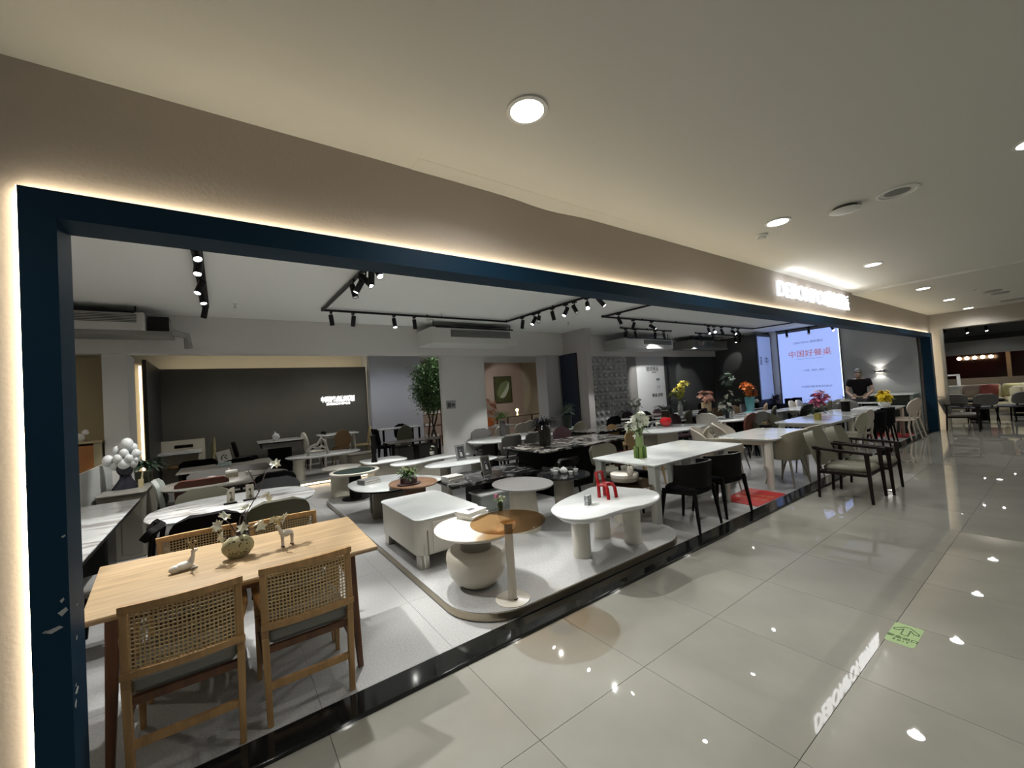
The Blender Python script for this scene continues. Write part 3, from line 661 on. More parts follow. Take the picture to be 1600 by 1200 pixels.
def shell_chair(label, x, y, rz, m, lm=None, w=.50, z=.02, top=.86, group='beige shell dining chairs', arm=.56):
    lm = lm or taupe
    t = thing('shell_chair', label, 'chair', (x, y, z), rz, group)
    g = []; n = 20
    for i in range(8):
        v = i/7; row = []
        for j in range(n+1):
            a = math.radians(-100+200*j/n); c = math.cos(a)
            zt = arm+(top-arm)*math.sqrt(max(0, 1-abs(-1+2*j/n)**2.2))
            rr = (.19+.06*v**.6)*(w/.5); zz = .40+(zt-.40)*v
            row.append((math.sin(a)*rr*1.02, -c*rr*.95-.07*v*max(0, c), zz))
        g.append(row)
    MB().sheet(g, .028).build('shell', m, t, smooth=70)
    MB().slab(ell(.215, .21, 28), .39, .455, .03).build('seat', m, t, smooth=70)
    for sx, sy in ((1, 1), (-1, 1), (1, -1), (-1, -1)):
        MB().tube([(sx*.23, sy*.21, 0), (sx*.15, sy*.13, .40)], [.010, .020], 8).build('leg', lm, t)
    return t
def barrel_chair(label, x, y, rz, m, lm=None, z=.02, h=.76, group='black barrel-back chairs', w=.50, sm=None):
    lm = lm or m
    t = thing('barrel_chair', label, 'chair', (x, y, z), rz, group)
    g = []; n = 20
    for i in range(5):
        v = i/4; row = []
        for j in range(n+1):
            a = math.radians(-98+196*j/n); c = math.cos(a); zl = .47+.05*(1-max(c, 0)); zt = h-.03*(1-max(c, 0))
            row.append((math.sin(a)*w*.50, -c*w*.46-.02*v, zl+(zt-zl)*v))
        g.append(row)
    MB().sheet(g, .028).build('backrest', m, t, smooth=60)
    MB().slab(rrect(w-.06, .44, .12), .40, .47, .025).build('seat', sm or dfab, t, smooth=60)
    for sx, sy in ((1, 1), (-1, 1), (1, -1), (-1, -1)):
        MB().bar((sx*w*.50, sy*.235, 0), (sx*w*.42, sy*.18, .47 if sy < 0 else .44), .024, .024, .042, .042).build('leg', lm, t, bevel=.006)
    MB().bar((w*.46, .2, .40), (w*.46, -.2, .42), .03).bar((-w*.46, .2, .40), (-w*.46, -.2, .42), .03).build('seat_frame', lm, t)
    return t
def arm_chair(label, x, y, rz, m, z=0, group='sage armchairs with dark wooden arms'):
    t = thing('armchair', label, 'chair', (x, y, z), rz, group)
    g = []
    for i in range(7):
        v = i/6; hw = .245-.02*v*v-(.03 if i == 6 else 0)
        g.append([((-1+2*j/8)*hw, -.25-.15*v-.035*(1-(-1+2*j/8)**2), .44+.43*v) for j in range(9)])
    MB().sheet(g, .11).build('back_cushion', m, t, smooth=70)
    MB().slab(rrect(.48, .52, .10, c=(0, 0)), .36, .45, .035).build('seat_cushion', m, t, smooth=70)
    for sx in (-1, 1):
        MB().bar((sx*.285, .27, 0), (sx*.275, .24, .62), .026, .030, .036, .05).build('leg', dwood, t, bevel=.006)
        MB().bar((sx*.265, -.30, 0), (sx*.272, -.27, .64), .026, .030, .034, .04).build('leg', dwood, t, bevel=.006)
        b = MB(); pts = [(sx*.285, .30, .625), (sx*.298, .12, .64), (sx*.292, -.10, .655), (sx*.255, -.30, .67), (sx*.16, -.385, .68), (0, -.40, .68)]
        for a, c in zip(pts, pts[1:]): b.bar(a, c, .060, .030)
        b.build('armrest', dwood, t)
        MB().bar((sx*.27, .24, .35), (sx*.265, -.27, .35), .028, .035).build('seat_rail', dwood, t)
    MB().bar((-.27, .23, .35), (.27, .23, .35), .028, .035).bar((-.27, -.26, .35), (.27, -.26, .35), .028, .035).build('cross_rail', dwood, t)
    return t
def petal_chair(label, x, y, rz, m, z=.02, hole=False, group='pale wooden chairs with shaped backs', top=.86, seat=None):
    t = thing('wooden_chair', label, 'chair', (x, y, z), rz, group)
    ang = 28; g = []; R_in = .35 if hole else .02
    for i in range(4):
        f = R_in+(1-R_in)*i/3; row = []
        for j in range(ang+1):
            a = 2*PI*j/ang; cx, cz = math.cos(a), math.sin(a)
            wx = .215*(1-.25*max(0, -cz)) if hole else .20*(1-.35*max(0, -cz)); wz = .16 if hole else .19
            if hole and f == R_in: row.append((cx*wx*.42, -.24-.03-.02*cz, .70+cz*wz*.28+.03)); continue
            row.append((cx*wx*f, -.24-.06*(.5+.5*cz*f)+.02*(cx*f)**2, top-wz+cz*wz*f))
        g.append(row)
    MB().sheet(g, .022).build('backrest', m, t, smooth=60)
    MB().slab(rrect(.43, .42, .10), .43, .46, .01).build('seat', seat or m, t)
    for sx in (-1, 1):
        MB().tube([(sx*.20, -.30, 0), (sx*.16, -.24, .30), (sx*.11, -.24, .46), (sx*.12, -.27, .66)], [.014, .022, .02, .016], 8).build('leg', m, t)
        MB().tube([(sx*.20, .22, 0), (sx*.17, .17, .43)], [.014, .024], 8).build('leg', m, t)
    return t
# ================================================================ tables
def leg_table(name, label, x, y, L, Wd, top=.77, th=.03, r=.04, tm=None, lm=None, lt='square', lw=.05, ins=.06, apron=None, z=.02, rz=0, cat='table', group=None, p=None, under=.0, insr=None):
    t = thing(name, label, cat, (x, y, z), rz, group); H_ = top-z
    ol = ell(L/2, Wd/2, 64, p) if p else rrect(L, Wd, r, 8)
    MB().slab(ol, H_-th, H_, .005, under).build('tabletop', tm, t)
    for sx, sy in ((1, 1), (-1, 1), (1, -1), (-1, -1)):
        px, py = sx*(L/2-(insr if insr and sx > 0 else ins)), sy*(Wd/2-ins)
        if lt == 'square': b = MB().bar((px, py, 0), (px, py, H_-th), lw*.9, lw*.9, lw, lw)
        elif lt == 'taper': b = MB().bar((px, py, 0), (px-sx*.02, py-sy*.02, H_-th), lw*.5, lw*.5, lw, lw)
        elif lt == 'round': b = MB().tube([(px, py, 0), (px, py, H_-th-.05), (px-sx*.03, py-sy*.02, H_-th)], [lw*.42, lw*.55, lw*.62], 14)
        else: b = MB().tube([(px+sx*.05, py+sy*.03, 0), (px, py, H_-th)], [lw*.4, lw*.7], 10)
        b.build('leg', lm, t, bevel=.012 if lt == 'square' else 0)
    if apron: MB().bb(-L/2+ins, L/2-ins, -Wd/2+ins, -Wd/2+ins+.02, H_-th-apron, H_-th).bb(-L/2+ins, L/2-ins, Wd/2-ins-.02, Wd/2-ins, H_-th-apron, H_-th).bb(-L/2+ins, -L/2+ins+.02, -Wd/2+ins, Wd/2-ins, H_-th-apron, H_-th).bb(L/2-ins-.02, L/2-ins, -Wd/2+ins, Wd/2-ins, H_-th-apron, H_-th).build('apron', lm, t)
    return t
def ped_table(name, label, x, y, ol, top, th, tm, peds, pm, z, rz=0, under=0, cat='coffee table', group=None, pname='pedestal'):
    t = thing(name, label, cat, (x, y, z), rz, group); H_ = top-z
    MB().slab(ol, H_-th, H_, .005, under).build('tabletop', tm, t, smooth=50)
    for q in peds:
        if q[0] == 'c': MB().prof([(q[3], 0), (q[3], .01), (q[4], H_-th)], (q[1], q[2], 0), 32, *(q[5:7] if len(q) > 5 else ())).build(pname, pm, t, smooth=50)
        if q[0] == 'b': MB().box((q[1], q[2], (H_-th)/2), (q[3], q[4], H_-th)).build(pname, pm, t, bevel=.01)
        if q[0] == 'd': MB().prof([(q[3], 0), (q[3], .012), (q[3]*.96, .016)], (q[1], q[2], 0), 40).build('base', pm, t)
    return t
# --- the oak table at the front
t = thing('dining_table', 'long light oak dining table at the front left with two rattan chairs before it', 'table', (.075, 3.09, .02))
MB().slab([(-.735, .50), (-.64, -.43), (.685, -.45), (.715, .43)][::-1], .722, .750, .006, .012).build('tabletop', oak, t)
for sx, sy in ((-1, -1), (1, -1), (-1, 1), (1, 1)):
    MB().bar((sx*.57, sy*.34, 0), (sx*.545, sy*.31, .724), .032, .032, .055, .055).build('leg', walnut, t, bevel=.005)
MB().bar((-.54, -.30, .69), (.54, -.30, .69), .025, .06).bar((-.54, .30, .69), (.54, .30, .69), .025, .06).bar((-.54, -.3, .69), (-.54, .3, .69), .025, .06).bar((.54, -.3, .69), (.54, .3, .69), .025, .06).build('apron', walnut, t)
# --- left: marble table beside the frame
t = thing('dining_table', 'white veined marble table with a black edge beside the blue frame leg', 'table', (-1.22, 5.05, .02))
MB().slab([(-.55, -1.25), (.435, -1.23), (.41, 1.25), (-.5, 1.28)], .735, .748, .003).build('tabletop', marb, t)
MB().slab([(-.55, -1.25), (.430, -1.225), (.405, 1.245), (-.5, 1.27)], .705, .736, .002).build('under_edge', edge, t)
for sy in (-1, 1): MB().bb(-.35, .25, sy*.75-.2, sy*.75+.2, 0, .705).build('pedestal', mat('smoky_black', (.02, .02, .02), .25), t, bevel=.02)
pad_chair('black framed chair with a grey seat between the marble table and the rounded marble table', -.72, 4.35, PI/2, black, gfab, top=.80, low=.72, w=.40, r=.03)
solo('wall_panel', MB().bb(-.015, .015, -.76, .76, 0, 1.10), mat('pale_panel', (.50, .51, .50), .4), 'tall pale screen panel behind the sideboard at the left', 'panel', (-1.29, 7.02, .02))
# --- cream sideboard carrying the sculpture
t = thing('sideboard', 'cream lacquered sideboard with a rounded top, carrying the balloon-headed bust', 'sideboard', (-1.03, 7.24, .02))
MB().slab(rrect(.42, 1.15, .05), .0, .76, .01).build('body', mat('dull_cream_lacquer', (.30, .285, .235), .4), t); MB().slab(rrect(.45, 1.2, .06), .76, .78, .006).build('top', sand, t)
for i in range(2): MB().bb(-.19+.195*i, -.01+.195*i, -.585, -.575, .06, .72).build('door', MC['dull_cream_lacquer'], t)
MB().bb(-.20, .20, -.56, .56, -.0, .02).build('plinth', black, t)
t = thing('cabinet', 'orange-brown cabinet with a beige side behind the pale screen at the far left', 'cabinet', (-2.3, 8.1, .02))
MB().bb(-1.2, .84, -.25, .25, 0, 1.34).build('body', mat('orange_brown_veneer', (.32, .13, .035), .5), t); MB().bb(.84, .92, -.25, .25, 0, 1.37).build('side_panel', mat('beige_veneer', (.36, .32, .20), .5), t)
MB().bb(-1.25, .93, -.27, .27, 1.37, 1.40).build('top', mat('beige_top', (.40, .33, .2), .5), t)
solo('potted_orchid', MB().ball((0, 0, .05), .06).ball((.06, 0, .12), .04).ball((-.05, .02, .12), .035), white, 'small pale ornament on top of the orange-brown cabinet', 'ornament', (-1.62, 8.0, 1.42))
# --- ovals in the left row
ped_table('dining_table', 'white veined marble table with rounded ends, set with two small menu signs', .08, 5.08, ell(.71, .56, 64, 2.6), .76, .03, marb, [('b', -.30, 0, .12, .45), ('b', .30, 0, .12, .45)], black, .02, under=.02, cat='table', pname='leg_panel')
ped_table('dining_table', 'beige grey dining table with rounded ends, set with teacups and a condiment pot', .02, 7.0, ell(.74, .60, 64, 2.4), .76, .022, sand, [('b', -.30, 0, .12, .4), ('b', .30, 0, .12, .4)], black, .02, under=.012, cat='table', pname='leg_panel')
leg_table('dining_table', 'long thin grey dining table with square corners behind the beige grey one', .02, 8.75, 1.34, .95, tm=sand, lm=black, th=.015, r=.01)
CH = [  # pixel, height, facing, maker args
 ((-0.138, 4.263), 0, dfab, 'black round-backed chair in front of the white marble oval table', .50),
 ((0.381, 4.32), 0, ofab, 'dark olive round-backed chair at the right front of the white marble oval table', .50),
 ((-0.216, 5.798), PI, agreen, 'sage green round-backed chair behind the white marble oval table', .50),
 ((0.494, 5.775), PI, cfab, 'charcoal round-backed chair at the right behind the white marble oval table', .50),
 ((-0.259, 6.677), 0, rfab, 'rust brown chair in front of the beige grey table', .56),
 ((0.53, 6.338), 0, dfab, 'black chair in front of the beige grey table', .5),
 ((-0.174, 7.518), PI, gfab, 'grey straight-backed chair behind the beige grey table, left of its twin', .58),
 ((0.3, 7.639), PI, gfab, 'grey straight-backed chair behind the beige grey table, right of its twin', .58),
 ((0.144, 9.076), 0, black, 'low black chair tucked in before the long thin grey table', .58),
 ((-0.413, 9.565), PI, dfab, 'black chair behind the long thin grey table, before the cream desk', .56)]
for (x, y), rz, m, lb, w in CH:
    yy = y+(.27 if rz == 0 else -.27)
    pad_chair(lb, x, yy, rz, m, m, black, w=w, top=.83, r=.13 if w < .55 else .06)
pad_chair('pale mint chair at the left end of the beige grey table, by the sideboard', -.47, 6.95, -PI/2, mat('mint_leather', (.50, .54, .50), .5), None, black, w=.44, top=.86, r=.1)
# --- rear wall furniture on the far platform
t = thing('vanity_desk', 'cream vanity desk with a tall back panel and a black slot', 'desk', (-.83, 11.9, P2))
MB().bb(-.50, .44, .25, .30, 0, .98).build('back_panel', cream, t); MB().bb(-.12, .22, .238, .25, .80, .87).build('slot', black, t)
MB().bb(-.48, .40, -.35, .25, .70, .745).build('desktop', gwhite, t); MB().bb(-.48, -.42, -.33, .25, 0, .70).bb(.34, .40, -.33, .25, 0, .70).bb(-.42, .34, .1, .14, .35, .70).build('leg_panel', cream, t)
MB().slab(rrect(.36, .30, .12, c=(-.05, -.22)), .38, .46, .03).build('stool_cushion', tfab, t)
t = thing('extending_table', 'white marble topped table with grey drawers against the dark taupe panel', 'table', (1.05, 11.7, P2))
MB().bb(-.42, .52, -.45, .45, .77, .79).build('tabletop', marb2, t); MB().bb(-.40, .50, -.43, .43, .74, .77).build('frame', black, t)
MB().bb(-.34, .44, -.40, .40, .62, .74).build('drawer', gfab, t); MB().bb(-.2, .3, -.15, .15, 0, .62).build('pedestal', black, t)
solo('glass_ornament', MB().ball((0, 0, .09), .085, 12, 8, 1, .6, 1.1).tube([(0, 0, .16), (-.03, 0, .22)], .015, 6), mat('frosted_ornament', (.45, .46, .46), .25, noise=.5, nscale=40), 'pale patterned apple ornament on the marble topped table by the taupe panel', 'ornament', (1.02, 11.5, P2+.79))
pad_chair('black chair at the left of the marble topped table by the taupe panel', .42, 11.7, -PI/2, dfab, z=P2, top=.84, w=.44, r=.05)
pad_chair('black chair at the right of the marble topped table by the taupe panel', 1.88, 11.7, PI/2, dfab, z=P2, top=.88, w=.44, r=.05)
t = leg_table('dining_table', 'small white table with splayed curved legs in front of the taupe panel', 2.42, 11.45, .95, .80, top=.97, tm=gwhite, lm=creamw, lt='splay', lw=.05, ins=.14, apron=.07, z=P2, r=.15)
def oval_back(label, x, y, rz, m, z):
    t = thing('dining_chair', label, 'chair', (x, y, z), rz)
    MB().sheet([[(math.cos(2*PI*j/24)*.20*f, -.22-.04*math.sin(2*PI*j/24)*f, .68+math.sin(2*PI*j/24)*.26*f) for j in range(25)] for f in (.05, .5, .9, 1)], .03).build('backrest', m, t, smooth=60)
    MB().slab(rrect(.42, .42, .12), .42, .47, .02).build('seat', m, t)
    for sx, sy in ((1, 1), (-1, 1), (1, -1), (-1, -1)): MB().tube([(sx*.2, sy*.2, 0), (sx*.16, sy*.16, .42)], [.012, .02], 8).build('leg', m, t)
    return t
oval_back('pale chair with a tall thin oval back at the left of the small white table', 1.83, 11.3, -1.35, creamw, P2)
oval_back('tan chair with an oval back at the right of the small white table', 3.0, 11.45, 1.4, mat('mustard_leather', (.34, .26, .11), .5), P2)
oval_back('tan chair with its seat under the small white table', 2.45, 11.25, 0, tfab, P2)
t = ped_table('coffee_table', 'long pale oval table on one broad leg, first on the rear platform', 1.82, 10.05, ell(.78, .48, 56, 2.2), .63, .035, gwhite, [('c', -.55, -.25, .11, .11)], cream, P2, under=.03, pname='leg')
MB().prof([(.10, 0), (.10, .44)], (.45, .2, 0), 28).build('leg', cream, t)
t = thing('side_cabinet', 'low cream box cabinet with a pale round top behind the rear oval table', 'cabinet', (2.75, 10.6, P2))
MB().slab(rrect(.70, .5, .12), 0, .30, .01).build('body', cream, t); MB().slab(rrect(.74, .54, .14), .30, .33, .006).build('top', sand, t)
# --- group on the rear half of the big platform
t = ped_table('coffee_table', 'cream round table with a sand coloured top on a drum base', 1.74, 8.05, ell(.34, .36, 40), .55, .035, sand, [], cream, .02, under=.03)
MB().prof([(.20, 0), (.20, .5)], n=32).build('drum', cream, t)
t = ped_table('coffee_table', 'oval tray table with a dark green inset top', 1.78, 7.28, ell(.40, .38, 48), .56, .04, creamw, [('c', 0, 0, .10, .10)], black, P1, under=.03)
MB().slab(ell(.34, .32, 40), .468, .4705, .001).build('inset', mat('dark_green_glass', (.03, .05, .045), .08), t); MB().prof([(.22, 0), (.22, .012)], n=36).build('base', black, t)
t = ped_table('coffee_table', 'pale coffee table with a cream box body, carrying a small black vase', 2.55, 8.15, rrect(.80, .75, .16), .56, .03, gwhite, [('b', .05, 0, .62, .5)], cream, .02, pname='box_body')
t = ped_table('coffee_table', 'white wavy topped coffee table with a cream box body', 3.18, 7.35, spline([(-.72, -.26), (-.45, -.34), (-.1, -.22), (.35, -.16), (.75, -.2), (.82, .1), (.6, .34), (.2, .30), (-.15, .14), (-.5, .20), (-.75, .05)], 6), .56, .025, gwhite, [('b', -.1, 0, .55, .3)], cream, .02, pname='box_body')
t = ped_table('coffee_table', 'slim white oval coffee table carrying the grey picture frame', 3.28, 6.22, ell(.66, .36, 56, 2.2), .60, .02, gwhite, [('b', -.32, .0, .06, .3), ('b', .30, .0, .10, .3)], taupe, P1, under=.012, pname='leg_panel')
t = ped_table('coffee_table', 'white free-form coffee table with a dark edge, carrying two striped books', 1.93, 5.80, spline([(-.57, .10), (-.53, -.32), (-.20, -.58), (.20, -.50), (.50, -.52), (.62, -.25), (.45, .15), (.20, .55), (-.2, .62), (-.48, .45)], 6), .55, .012, gwhite, [('b', -.05, -.05, .52, .06), ('b', -.05, .3, .4, .06)], taupe, P1, pname='leg_panel')
MB().slab(spline([(-.56, .10), (-.52, -.31), (-.20, -.57), (.20, -.49), (.50, -.51), (.61, -.25), (.45, .15), (.20, .54), (-.2, .61), (-.47, .45)], 6), .425, .447, .003).build('under_edge', black, t)
t = ped_table('side_table', 'round brown wood side table carrying a planter of green leaves', 1.98, 5.15, ell(.30, .37, 44), .62, .022, mat('brown_veneer', (.20, .11, .06), .4, noise=.15, nscale=4, stretch=(1, 9, 1)), [('c', 0.03, .02, .145, .135)], mat('brown_drum', (.12, .06, .03), .45), P1, cat='side table')
t = thing('coffee_table', 'rectangular black marble coffee table carrying books and a silver photo frame', 'coffee table', (3.28, 5.3, P1))
MB().slab([(-.82, .40), (-.88, -.42), (.62, -.48), (.80, .40)][::-1], .385, .425, .004).build('tabletop', kmarb, t)
for xa in (-.3, .35): MB().bb(xa, xa+.25, -.3, .3, 0, .385).build('leg_panel', black, t)
t = thing('coffee_table', 'low white rectangular table tucked under the black marble coffee table', 'coffee table', (3.18, 4.98, P1))
MB().slab([(-.42, .12), (-.42, -.22), (.42, -.25), (.42, .20)][::-1], .235, .26, .006).build('tabletop', gwhite, t); MB().bb(-.38, .38, -.16, .12, .0, .235).build('body', mat('pale_grey_green', (.34, .37, .35), .35), t)
# --- foreground coffee tables
t = thing('coffee_table', 'large square-cornered cream coffee table with a gloss white top and drawers', 'coffee table', (1.72, 4.16, P1))
MB().slab(rrect(.70, 1.10, .09, 8, (.03, .02)), .455, .470, .004).build('tabletop', gwhite, t)
MB().slab(rrect(.68, 1.08, .10, 8, (.03, .02)), .13, .455, .006).build('body', creamw, t)
MB().bb(-.16, .30, -.535, -.522, .15, .43).build('drawer', creamw, t, bevel=.003)
MB().bb(-.215, -.205, -.530, -.522, .13, .36).build('gap', taupe, t)
for sx, sy in ((-1, -1), (1, -1), (-1, 1), (1, 1)): MB().bb(.03+sx*.22, .03+sx*.31, .02+sy*.40, .02+sy*.51, 0, .15).build('foot', steel, t, 'polished metal foot', bevel=.004)
MB().tube([(-.245, -.525, .02), (-.252, -.53, .13), (-.245, -.525, .24)], .008, 8).build('trim', steel, t, 'polished metal corner trim')
t = thing('coffee_table', 'round white coffee table on a bowl-shaped cream base', 'coffee table', (1.70, 3.07, P1))
MB().slab(ell(.335, .375, 56), .452, .482, .006, .02).build('tabletop', creamw, t, smooth=50)
MB().prof([(.10, 0), (.135, .010), (.19, .05), (.232, .11), (.252, .18), (.256, .24), (.250, .28), (.235, .30), (.12, .302)], n=44).build('bowl_base', cream, t, smooth=60)
MB().prof([(.13, .300), (.13, .452)], n=28).build('neck', taupe, t)
t = thing('side_table', 'round side table with a transparent amber glass top on a slim pillar', 'side table', (1.765, 2.655, P1))
MB().slab(ell(.295, .285, 64), .592, .604, .002).build('tabletop', glass('amber_glass', (.66, .52, .36), .05), t)
MB().prof([(.033, .01), (.033, .585), (.06, .592)], (.0, .0, 0), 28).build('pillar', creamw, t); MB().prof([(.135, 0), (.135, .006), (.13, .009)], n=48).build('base', creamw, t)
MB().tube([(.02, -.036, .012), (.0, -.05, .012), (-.02, -.05, .02)], .004, 6).build('cable', black, t)
t = thing('coffee_table', 'bean-shaped white coffee table on three round legs with a red model chair', 'coffee table', (2.95, 2.87, P1))
bean = spline([(q[0]-2.95, q[1]-2.87) for q in ((2.391, 2.877), (2.559, 3.006), (2.819, 3.104), (3.051, 3.155), (3.269, 3.205), (3.421, 3.11), (3.498, 2.868), (3.554, 2.707), (3.497, 2.522), (3.316, 2.396), (3.102, 2.375), (2.928, 2.416), (2.732, 2.431), (2.533, 2.434), (2.377, 2.503), (2.317, 2.674))], 5)
MB().slab(bean, .448, .505, .006, .045).build('tabletop', gwhite, t, smooth=60)
for (qx, qy) in ((-.215, .0), (.40, -.11), (.30, .21)): MB().prof([(.082, 0), (.086, .01), (.086, .455)], (qx, qy, 0), 32).build('leg', creamw, t)
t = thing('coffee_table', 'round grey topped coffee table on a tapering beige cone', 'coffee table', (2.83, 3.90, P1))
MB().slab(ell(.34, .40, 56), .510, .532, .004, .015).build('tabletop', greyt, t); MB().prof([(.195, 0), (.165, .25), (.15, .515)], n=44).build('cone_base', cream, t)
t = thing('coffee_table', 'round black glass coffee table carrying a white tea set', 'coffee table', (3.55, 3.98, P1))
MB().slab(ell(.33, .36, 56), .495, .513, .003).build('tabletop', mat('black_glass', (.012, .013, .014), .05), t); MB().prof([(.13, 0), (.13, .5)], n=36).build('pedestal', taupe, t)
t = thing('side_table', 'pair of stacked round cream trays on a cream drum beside the smoked glass top', 'side table', (3.86, 3.24, P1))
MB().prof([(.155, .0), (.155, .44)], n=36).build('drum', cream, t); MB().prof([(.15, .47), (.158, .48), (.158, .515)], n=36).build('lower_tray', taupe, t)
MB().prof([(.16, .516), (.163, .522), (.163, .555), (.158, .558)], n=36).build('upper_tray', creamw, t)
MB().slab(ell(.33, .34, 48, 2), .440, .448, .002).build('glass_shelf', glass('amber_glass_dim', (.42, .30, .18), .12), t)
# --- dining tables to the right
white_leg = mat('pale_grey_lacquer', (.33, .34, .31), .35)
leg_table('dining_table', 'white gloss dining table with thick rounded legs, carrying the green bamboo vase', 4.94, 3.33, 2.04, .96, insr=.42, tm=gwhite, lm=white_leg, lt='square', lw=.10, ins=.075, th=.028, r=.02, under=.012)
leg_table('dining_table', 'cream dining table with rounded corners, carrying a small black planter', 7.25, 3.10, 1.55, .86, tm=gwhite, lm=creamw, lt='round', lw=.11, ins=.12, th=.03, r=.14, apron=.08, under=.012)
t = leg_table('dining_table', 'white dining table with rounded corners, carrying a small yellow planter', 9.85, 3.22, 1.7, .96, tm=gwhite, lm=creamw, lt='round', lw=.10, ins=.12, th=.03, r=.12, apron=.06, under=.012)
leg_table('dining_table', 'pale blue white table with a dark underside, carrying a black flask', 11.75, 3.30, 1.75, .90, tm=gwhite, lm=black, lt='square', lw=.08, ins=.1, th=.03, r=.08)
leg_table('dining_table', 'white table on pale wooden legs, carrying the bowl of yellow flowers', 13.35, 3.02, 1.0, .80, tm=gwhite, lm=lwood, lt='round', lw=.07, ins=.07, th=.025, r=.05, apron=.04)
t = thing('dining_table', 'long black and white marble dining table on a heavy black base', 'table', (5.05, 5.38, .02))
MB().slab(rrect(2.25, 1.12, .06), .725, .75, .004).build('tabletop', dmarb, t); MB().slab(rrect(2.20, 1.07, .06), .69, .726, .004).build('under_edge', black, t)
MB().bb(-.85, .85, -.22, .22, 0, .69).bb(-.9, -.7, -.4, .4, 0, .69).bb(.7, .9, -.4, .4, 0, .69).build('pedestal', black, t)
t = thing('dining_table', 'second black and white marble table, by the grey pillar', 'table', (7.35, 6.42, .02))
MB().slab(rrect(1.95, .78, .06), .725, .75, .004).build('tabletop', dmarb, t); MB().slab(rrect(1.9, .74, .06), .69, .726, .004).build('under_edge', black, t); MB().bb(-.7, .7, -.2, .2, 0, .69).build('pedestal', black, t)
ped_table('dining_table', 'long white oval dining table in front of the broad grey column', 5.05, 7.18, ell(1.05, .62, 60, 2.2), .77, .03, gwhite, [('b', -.6, 0, .08, .5), ('b', .6, 0, .08, .5)], black, .02, under=.02, cat='table', pname='leg_panel')
ped_table('side_table', 'round grey green drum table by the navy door, carrying a fern', 6.62, 7.25, ell(.46, .42, 40), .80, .025, mat('grey_green_top', (.30, .33, .29), .4), [('c', .05, 0, .30, .30)], mat('grey_green_drum', (.16, .18, .15), .5), .02, cat='side table', pname='drum')
ped_table('side_table', 'round marble nesting table before the lattice wall, the lower one', 8.55, 7.25, ell(.42, .36, 36), .74, .02, dmarb, [('c', 0, 0, .2, .34)], dmarb, .02, cat='side table')
ped_table('side_table', 'round marble nesting table before the lattice wall, the higher one', 9.25, 7.55, ell(.40, .32, 36), .80, .02, marb2, [('c', 0, 0, .2, .25)], black, .02, cat='side table')
leg_table('dining_table', 'small pinkish table in front of the mid grey wall, carrying white flowers', 10.0, 7.4, .9, .6, top=.84, tm=mat('pinkish_top', (.42, .34, .32), .3), lm=black)
t = ped_table('dining_table', 'white oval dining table on a cream drum, carrying the red apple vase', 7.55, 5.05, ell(.98, .50, 56, 2.5), .77, .03, gwhite, [('b', -.35, 0, .7, .36)], cream, .02, under=.015, cat='table', pname='box_body')
ped_table('dining_table', 'white oval dining table carrying a pale mug and white flowers', 10.05, 5.0, ell(1.0, .58, 56, 2.6), .77, .03, gwhite, [('b', -.4, 0, .1, .4), ('b', .4, 0, .1, .4)], black, .02, under=.015, cat='table', pname='leg_panel')
leg_table('dining_table', 'pale table with square ends, carrying the teal glass vase of orange flowers', 11.95, 5.12, 1.6, .82, tm=gwhite, lm=black)
leg_table('dining_table', 'white table at the back, carrying a slim bottle vase of yellow blooms', 10.6, 6.75, 1.5, .85, tm=gwhite, lm=black)
leg_table('dining_table', 'narrow white table behind, carrying a pot of peach flowers', 12.4, 7.28, 1.5, .7, tm=gwhite, lm=black)
leg_table('dining_table', 'white table behind the teal vase, carrying a black and white figurine', 13.6, 6.3, 1.2, .75, tm=gwhite, lm=black)
leg_table('dining_table', 'white table before the lit screen, carrying pink and purple flowers', 13.3, 4.65, 1.5, .95, tm=gwhite, lm=creamw, lt='round', lw=.08, apron=.06)
leg_table('dining_table', 'short white table beside a dark wine coloured chair, in front of the slim vase table', 9.05, 6.15, .8, .65, tm=mat('bright_white_top', (.78, .77, .80), .3), lm=black)
t = leg_table('console_table', 'dark veined console table in front of the tree', 3.62, 9.27, 1.25, .62, top=.77, tm=mat('dark_brown_stone', (.12, .105, .095), .25, noise=.4, nscale=8), lm=black, th=.025, r=.06, under=.01)
MB().bb(-.45, -.1, -.25, .25, 0, .62).bb(.05, .5, -.25, .25, 0, .62).build('pedestal', mat('charcoal_body', (.04, .04, .04), .5), t)
t = leg_table('dining_table', 'small white topped table behind the dark console table', 3.85, 10.85, 1.1, .6, top=1.0, tm=gwhite, lm=black, z=P2)
oval_back('olive chair with a rounded back behind the dark console table', 3.72, 10.25, 0, ofab, P2)
pad_chair('black chair at the left of the small white topped table by the taupe panel edge', 3.3, 10.35, -PI/2, dfab, z=P2, top=.90, w=.46, r=.04)
pad_chair('black chair behind the small white topped table, nearer the tree', 4.05, 10.98, PI, dfab, z=P2, top=.92, w=.4, r=.14)
solo('vase', MB().prof([(.06, 0), (.05, .05), (.035, .12), (.06, .3), (.045, .34), (.05, .5), (.03, .52)], n=14), black, 'tall black sculptural stand between the tray tables and the dark console', 'sculpture', (*(2.318, 7.964), .56))
# white tray table with the person behind, and the counter along the end wall
t = thing('counter', 'dark green reception counter with a white top in the far right corner', 'counter', (14.62, 2.95, .02))
MB().bb(-.38, .33, -.42, .55, .99, 1.02).build('countertop', gwhite, t); MB().bb(-.33, .30, -.34, .5, 0, .99).build('body', mat('dark_green_panel', (.010, .014, .011), .35), t); MB().bb(-.36, .33, -.41, -.34, 0, .99).build('end_panel', mat('grey_green_panel', (.14, .17, .15), .4), t)
leg_table('high_table', 'narrow white high table in front of the person', 13.95, 3.55, .36, .95, top=.86, tm=gwhite, lm=black, th=.025, lw=.03, r=.03)
